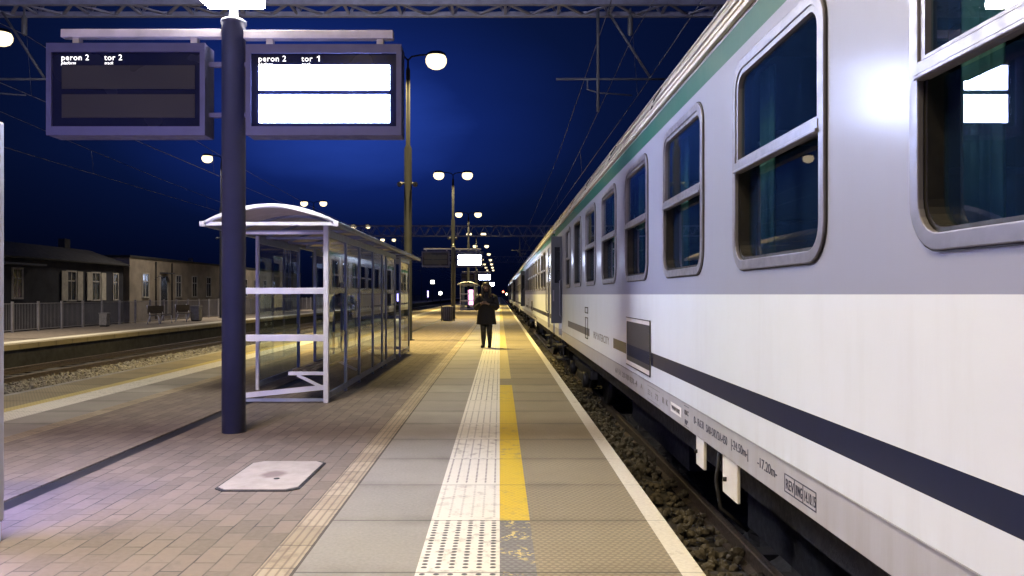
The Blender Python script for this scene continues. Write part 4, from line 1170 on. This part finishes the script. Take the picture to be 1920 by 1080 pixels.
# ------------------------------------------------------------------ opposite side: fence, benches, bins, buildings
FX = -19.0
fe = thing('mesh_fence', 'long galvanised bar fence at the back of the opposite platform', 'fence', (FX, 20, 0))
def fence_panel(y0, y1):
    p = MB(); p.box(FX - 0.015, FX + 0.015, y0, y1, 1.12, 1.15); p.box(FX - 0.015, FX + 0.015, y0, y1, 0.08, 0.11)
    n = 16
    for k in range(1, n):
        y = y0 + (y1 - y0) * k / n; p.box(FX - 0.005, FX + 0.005, y - 0.005, y + 0.005, 0.11, 1.12)
    return p
y = 20.0; proto = None; k = 0
while k < 48:
    MB().box(FX - 0.035, FX + 0.035, y - 0.05, y - 0.005, 0, 1.22).build('post', M['fence'], fe)
    MB().box(FX - 0.035, FX + 0.035, y + 1.60, y + 1.645, 0, 1.22).build('post', M['fence'], fe)
    if proto is None: proto = fence_panel(y, y + 1.595).build('panel', M['fence'], fe); py = y
    else:
        c = proto.copy(); COL.objects.link(c); c.parent = fe; c.location.y = proto.location.y + (y - py)
    y += 1.70; k += 1

def bench(x, y, label):
    t = thing('bench', label, 'bench', (x, y, 0), 'benches on the opposite platform')
    for dy in (-0.75, 0.75):
        MB().tube([(x + 0.42, y + dy, 0.0), (x + 0.36, y + dy, 0.40), (x + 0.30, y + dy, 0.43), (x - 0.05, y + dy, 0.42), (x - 0.22, y + dy, 0.95)], 0.028, 8).build('frame', M['white_metal'], t)
        MB().tube([(x - 0.05, y + dy, 0.42), (x - 0.2, y + dy, 0.0)], 0.028, 8).build('leg', M['white_metal'], t)
    s = MB(); s.box(x - 0.05, x + 0.36, y - 0.9, y + 0.9, 0.45, 0.48); s.build('seat', M['wood'], t)
    b = MB(); b.bar((x - 0.10, y - 0.9, 0.72), (x - 0.10, y + 0.9, 0.72), 0.03, 0.40); b.build('backrest', M['wood'], t)
    return t
bench(-17.6, 39.8, 'nearer white framed bench before the lit facade')
bench(-17.6, 43.2, 'farther white framed bench beside the square litter bin')
def sqbin(x, y, label, s=1.0):
    t = thing('litter_bin', label, 'litter bin', (x, y, 0), 'square litter bins on the opposite platform')
    MB().box(x - 0.24 * s, x + 0.24 * s, y - 0.24 * s, y + 0.24 * s, 0.05, 0.78 * s).build('body', M['bin'], t, 0.03)
    MB().box(x - 0.26 * s, x + 0.26 * s, y - 0.26 * s, y + 0.26 * s, 0.79 * s, 0.86 * s).build('lid', M['bin'], t, 0.02)
    MB().box(x - 0.2 * s, x + 0.2 * s, y - 0.2 * s, y + 0.2 * s, 0.0, 0.049).build('foot', M['black'], t)
sqbin(-17.1, 43.6, 'square pale litter bin right of the two benches')
sqbin(-18.5, 36.2, 'low square litter bin standing against the bar fence', 0.75)

def window_unit(parent, x, y0, y1, z0, z1, shutters, trim=True):
    w = MB(); e = 0.09
    w.box(x, x + 0.06, y0 - e, y0, z0 - e, z1 + e); w.box(x, x + 0.06, y1, y1 + e, z0 - e, z1 + e)
    w.box(x, x + 0.06, y0, y1, z1, z1 + e); w.box(x, x + 0.10, y0, y1, z0 - e, z0)
    wd = w.build('window', M['trim'], parent)
    MB().box(x + 0.004, x + 0.012, y0, y1, z0, z1).build('pane', M['pane_dark'], wd)
    ym = (y0 + y1) / 2
    g = MB(); g.box(x + 0.013, x + 0.03, ym - 0.025, ym + 0.025, z0, z1); g.box(x + 0.013, x + 0.029, y0, ym - 0.026, z0 + (z1 - z0) * .66, z0 + (z1 - z0) * .70); g.box(x + 0.013, x + 0.029, ym + 0.026, y1, z0 + (z1 - z0) * .66, z0 + (z1 - z0) * .70)
    g.build('glazing_bar', M['trim'], wd)
    if shutters:
        for s in (-1, 1):
            yy = y0 - 0.12 if s < 0 else y1 + 0.12
            MB().box(x + 0.065, x + 0.10, min(yy, yy + s * 0.55), max(yy, yy + s * 0.55), z0 - 0.05, z1 + 0.05).build('shutter', M['shutter'], wd)
BX = -24.0
b1 = thing('station_building', 'long dark low building with three big shuttered windows behind the fence', 'building', (-28, 36, 0))
MB().box(-32, BX, 18, 49.3, -1.0, 3.45).build('wall', M['plaster_dark'], b1)
rf = MB(); rf.add([(BX + 0.4, 17.6, 3.38), (BX + 0.4, 49.35, 3.38), (-26.2, 49.35, 4.32), (-26.2, 17.6, 4.32), (-32.4, 17.6, 3.38), (-32.4, 49.35, 3.38), (BX + 0.4, 17.6, 3.30), (BX + 0.4, 49.35, 3.30), (-32.4, 17.6, 3.30), (-32.4, 49.35, 3.30)],
       [(0, 1, 2, 3), (3, 2, 5, 4), (0, 6, 7, 1), (4, 5, 9, 8), (6, 8, 9, 7), (0, 3, 4, 8, 6), (1, 7, 9, 5, 2)])
rf = rf.build('roof', M['roof_felt'], b1)
MB().box(-26.5, -26.1, 46.4, 47.0, 4.1, 4.85).build('chimney', M['plaster_dark'], rf)
for y0, y1, z0, z1, sh_ in ((38.1, 38.8, 1.35, 2.75, False), (42.9, 43.7, 1.2, 2.75, True), (45.5, 46.3, 1.2, 2.75, True), (48.0, 48.5, 1.2, 2.75, False)):
    window_unit(b1, BX, y0, y1, z0, z1, sh_)
MB().box(BX, BX + 0.7, 36.5, 39.8, 2.95, 3.05).build('canopy', M['galv_dull'], b1)
b2 = thing('facade_building', 'pale plastered flat roofed building with a row of narrow windows behind the benches', 'building', (-28, 68, 0))
MB().box(-32, BX + 0.3, 49.5, 92, -1.0, 3.88).build('wall', M['plaster'], b2)
MB().box(-32.1, BX + 0.38, 49.42, 92.1, 3.88, 4.02).build('roof', M['roof_felt'], b2)
for yy in (51.7, 57.0, 60.0, 62.9, 66.0, 69.0, 72.0, 75.0, 78.0, 81.0):
    window_unit(b2, BX + 0.3, yy - 0.42, yy + 0.42, 1.35, 2.85, False)
dd = MB(); x = BX + 0.3
dd.box(x, x + 0.07, 53.85, 53.95, 0, 2.85); dd.box(x, x + 0.07, 55.05, 55.15, 0, 2.85); dd.box(x, x + 0.07, 53.95, 55.05, 2.75, 2.85)
dd = dd.build('door', M['trim'], b2); MB().box(x + 0.005, x + 0.03, 53.95, 55.05, 0, 2.75).build('leaf', M['pane_dark'], dd)
MB().box(x + 0.0, x + 0.55, 53.9, 55.1, 2.95, 3.03).build('door_canopy', M['galv_dull'], b2)
for yy in (53.2, 55.8): MB().tube([(x + 0.06, yy, -0.2), (x + 0.06, yy, 3.75)], 0.055, 8).build('downpipe', M['dark_steel'], b2)
MB().tube([(x, 53.1, 2.5), (x + 0.3, 53.1, 2.75), (x + 0.55, 53.1, 2.7)], 0.02, 8).build('wall_lamp_arm', M['galv_dull'], b2)
MB().box(-28.2, -27.9, 70, 70.3, 4.02, 4.8).build('flue', M['galv_dull'], b2)

# distant lights on the left
def light_post(name, label, cat, x, y, z, mat, shape):
    t = thing(name, label, cat, (x, y, 0))
    MB().lathe((x, y, 0), [(0.09, -1.0), (0.07, z - 0.3), (0.04, z - 0.05)], 10).build('pole', M['galv_dull'], t)
    if shape == 'globe':
        MB().lathe((x, y, z), [(0.02, -0.35), (0.25, -0.25), (0.36, 0), (0.25, 0.25), (0.02, 0.35)], 16).build('globe', mat, t)
    elif shape == 'square':
        MB().box(x - 0.5, x + 0.5, y - 0.1, y + 0.1, z - 0.5, z + 0.5).build('clock_case', M['dark_steel'], t, 0.05)
        MB().lathe((x, y - 0.13, z), [(0.0, 0.0)] * 0 + [(0.42, -0.40), (0.45, 0.0), (0.42, 0.40)], 16, sy=0.03).build('clock_face', mat, t)
    else:
        MB().box(x - 0.12, x + 0.12, y - 0.1, y + 0.1, z - 1.0, z + 0.4).build('tube', mat, t, 0.04)
light_post('globe_lamp', 'round white globe lamp left of the lamp post with the litter bin', 'lamp', -11.05, 144, 1.72, M['cool_lamp'], 'globe')
light_post('platform_clock', 'small bright square platform clock above the globe lamp', 'clock', -15.2, 175, 4.3, M['clock_face'], 'square')
light_post('tube_lamp', 'violet tube light seen through the far end of the shelter', 'lamp', -12.9 - 3.2, 122, 1.4, M['violet_lamp'], 'tube')
light_post('tube_lamp', 'violet tube light below the bright square clock', 'lamp', -15.6, 168, 1.9, M['violet_lamp'], 'tube')
light_post('track_signal', 'red signal light at the far end of the train', 'signal', 0.95 + 0.2, 262, 2.4, M['red_lamp'], 'globe')
light_post('track_signal', 'yellowish signal light beside the far end of the train', 'signal', 2.1, 232, 1.6, M['headlamp'], 'globe')
for k in range(6):
    x = -19.5; y = 108 + k * 17
    tag(MB().tube([(x, y, -0.5), (x, y, 5.5 + (k % 2))], 0.07, 8).build('utility_pole', M['galv_dull']), 'thin pale utility pole in the dark beyond the shelter', 'pole', 'thin poles in the far left dark')

# ------------------------------------------------------------------ person
PX, PY = -0.375, 21.8
def P(x, y, z): return (PX + x, PY + y, z)
pr = thing('person', 'person in a dark knee-length coat and boots looking down at a phone', 'person', (PX, PY, 0))
bm = bmesh.new(); skl = bm.verts.layers.skin.verify()
def sv(p, r, ry=None, root=False):
    v = bm.verts.new((p[0], p[1], p[2])); v[skl].radius = (r, ry or r); v[skl].use_root = root; return v
def chain(start, lst):
    cur = start
    for p, r in lst:
        n = sv(p, r); bm.edges.new((cur, n)); cur = n
    return cur
pel = sv((0, 0, 0.98), 0.15, 0.12, True)
chest = chain(pel, [((0, 0, 1.15), 0.125), ((0, 0.01, 1.34), 0.15), ((0, 0.01, 1.47), 0.12)])
neck = chain(chest, [((0, 0, 1.54), 0.055), ((0, -0.015, 1.59), 0.055), ((0, -0.03, 1.66), 0.088), ((0, -0.04, 1.72), 0.098), ((0, -0.03, 1.78), 0.075)])
for s in (-1, 1):
    chain(pel, [((s * 0.085, 0, 0.86), 0.085), ((s * 0.085, -0.01, 0.50), 0.05), ((s * 0.088, 0.01, 0.34), 0.05), ((s * 0.09, 0.02, 0.09), 0.034), ((s * 0.095, -0.04, 0.045), 0.04), ((s * 0.10, -0.14, 0.035), 0.032)])
    wr = chain(chest, [((s * 0.16, 0.01, 1.45), 0.075), ((s * 0.22, 0.02, 1.36), 0.055), ((s * 0.265, -0.02, 1.15), 0.045), ((s * 0.15, -0.22, 1.21), 0.035), ((s * 0.075, -0.29, 1.245), 0.024)])
    palm = chain(wr, [((s * 0.045, -0.315, 1.262), 0.030)])
    for k, (dz, ln) in enumerate(((0.030, 0.055), (0.012, 0.065), (-0.006, 0.06), (-0.024, 0.048))):
        a = (s * 0.025, -0.335, 1.262 + dz); b = (s * 0.002 + s * (0.065 - ln) * .3, -0.352, 1.264 + dz); c = (-s * 0.012, -0.345, 1.268 + dz)
        chain(palm, [(a, 0.010), (b, 0.0085), (c, 0.0075)])
    chain(palm, [((s * 0.04, -0.312, 1.30), 0.012), ((s * 0.022, -0.312, 1.325), 0.009)])
me = bpy.data.meshes.new('body'); bm.to_mesh(me); bm.free()
bd = bpy.data.objects.new('body', me); COL.objects.link(bd); bd.parent = pr
me.materials.append(M['skin']); 
sk = bd.modifiers.new('skin', 'SKIN'); sk.use_smooth_shade = True
sb = bd.modifiers.new('subdivision', 'SUBSURF'); sb.levels = 2; sb.render_levels = 2
def ell(cx, cy, z, rx, ry, n=20, front=1.0):
    return [(PX + cx + rx * math.cos(2 * PI * k / n), PY + cy + ry * math.sin(2 * PI * k / n) * (front if math.sin(2 * PI * k / n) < 0 else 1), z) for k in range(n)]
ct = MB()
ct.loft([ell(0, 0, 0.655, 0.285, 0.20), ell(0, 0, 0.67, 0.288, 0.205), ell(0, 0, 0.85, 0.265, 0.185), ell(0, 0, 1.02, 0.245, 0.17), ell(0, 0, 1.16, 0.225, 0.155), ell(0, 0.01, 1.32, 0.24, 0.16), ell(0, 0.015, 1.42, 0.235, 0.14), ell(0, 0.015, 1.48, 0.17, 0.11), ell(0, 0.01, 1.53, 0.09, 0.085), ell(0, 0.01, 1.585, 0.098, 0.095)])
for s in (-1, 1):
    ct.tube([P(s * 0.15, 0.01, 1.435), P(s * 0.225, 0.015, 1.38), P(s * 0.275, 0.0, 1.26), P(s * 0.30, -0.02, 1.15), P(s * 0.285, -0.06, 1.12), P(s * 0.22, -0.15, 1.17), P(s * 0.12, -0.245, 1.23)], [0.10, 0.10, 0.088, 0.082, 0.08, 0.068, 0.055], 12)
coat = ct.build('coat', M['coat'], pr)
for s in (-1, 1):
    MB().tube([P(s * 0.087, 0.005, 0.78), P(s * 0.087, -0.012, 0.5), P(s * 0.088, 0.012, 0.38)], [0.10, 0.078, 0.074], 12).build('tights', M['tights'], pr)
    MB().tube([P(s * 0.088, 0.012, 0.42), P(s * 0.089, 0.02, 0.30), P(s * 0.09, 0.03, 0.11), P(s * 0.093, 0.0, 0.055), P(s * 0.10, -0.12, 0.042), P(s * 0.102, -0.18, 0.032)], [0.074, 0.070, 0.052, 0.054, 0.042, 0.030], 12).build('boot', M['tights'], pr)
    MB().box(PX + s * 0.092 - 0.03, PX + s * 0.092 + 0.03, PY + 0.01, PY + 0.07, 0.0, 0.05).build('heel', M['black'], pr)
hr = MB(); hr.loft([ell(0, 0.03, 1.50, 0.125, 0.085), ell(0, 0.035, 1.60, 0.13, 0.095), ell(0, 0.03, 1.70, 0.125, 0.105), ell(0, 0.0, 1.765, 0.122, 0.125), ell(0, -0.01, 1.815, 0.10, 0.11), ell(0, -0.01, 1.845, 0.05, 0.06)])
for s in (-1, 1):
    hr.tube([P(s * 0.095, -0.06, 1.76), P(s * 0.105, -0.07, 1.66), P(s * 0.10, -0.09, 1.52), P(s * 0.09, -0.12, 1.40)], [0.03, 0.035, 0.035, 0.02], 8)
hr.build('hair', M['hair'], pr)
for s in (-1, 1):
    MB().lathe(P(s * 0.034, -0.122, 1.705), [(0.002, -0.008), (0.011, -0.004), (0.011, 0.004), (0.002, 0.008)], 10).build('eye', M['pane_dark'], pr)
MB().tube([P(0, -0.128, 1.71), P(0, -0.150, 1.672), P(0, -0.130, 1.665)], [0.008, 0.014, 0.010], 8).build('nose', M['skin'], pr)
MB().tube([P(-0.025, -0.118, 1.636), P(0, -0.127, 1.634), P(0.025, -0.118, 1.636)], [0.004, 0.008, 0.004], 8).build('mouth', M['lips'], pr)
pr.rotation_euler.z = R(-9)
ph = thing('phone', 'dark phone held up in both hands by the person', 'phone', (PX, PY - 0.325, 1.24))
MB().box(PX - 0.037, PX + 0.037, PY - 0.331, PY - 0.322, 1.215, 1.36).build('phone_body', M['black'], ph, 0.003)
MB().box(PX - 0.033, PX + 0.033, PY - 0.3215, PY - 0.3205, 1.225, 1.35).build('phone_screen', M['screen'], ph)
ph.rotation_euler.z = R(-9); ph.location = (PX + math.sin(R(-9)) * 0.325, PY - 0.325 * math.cos(R(-9)), 1.24)
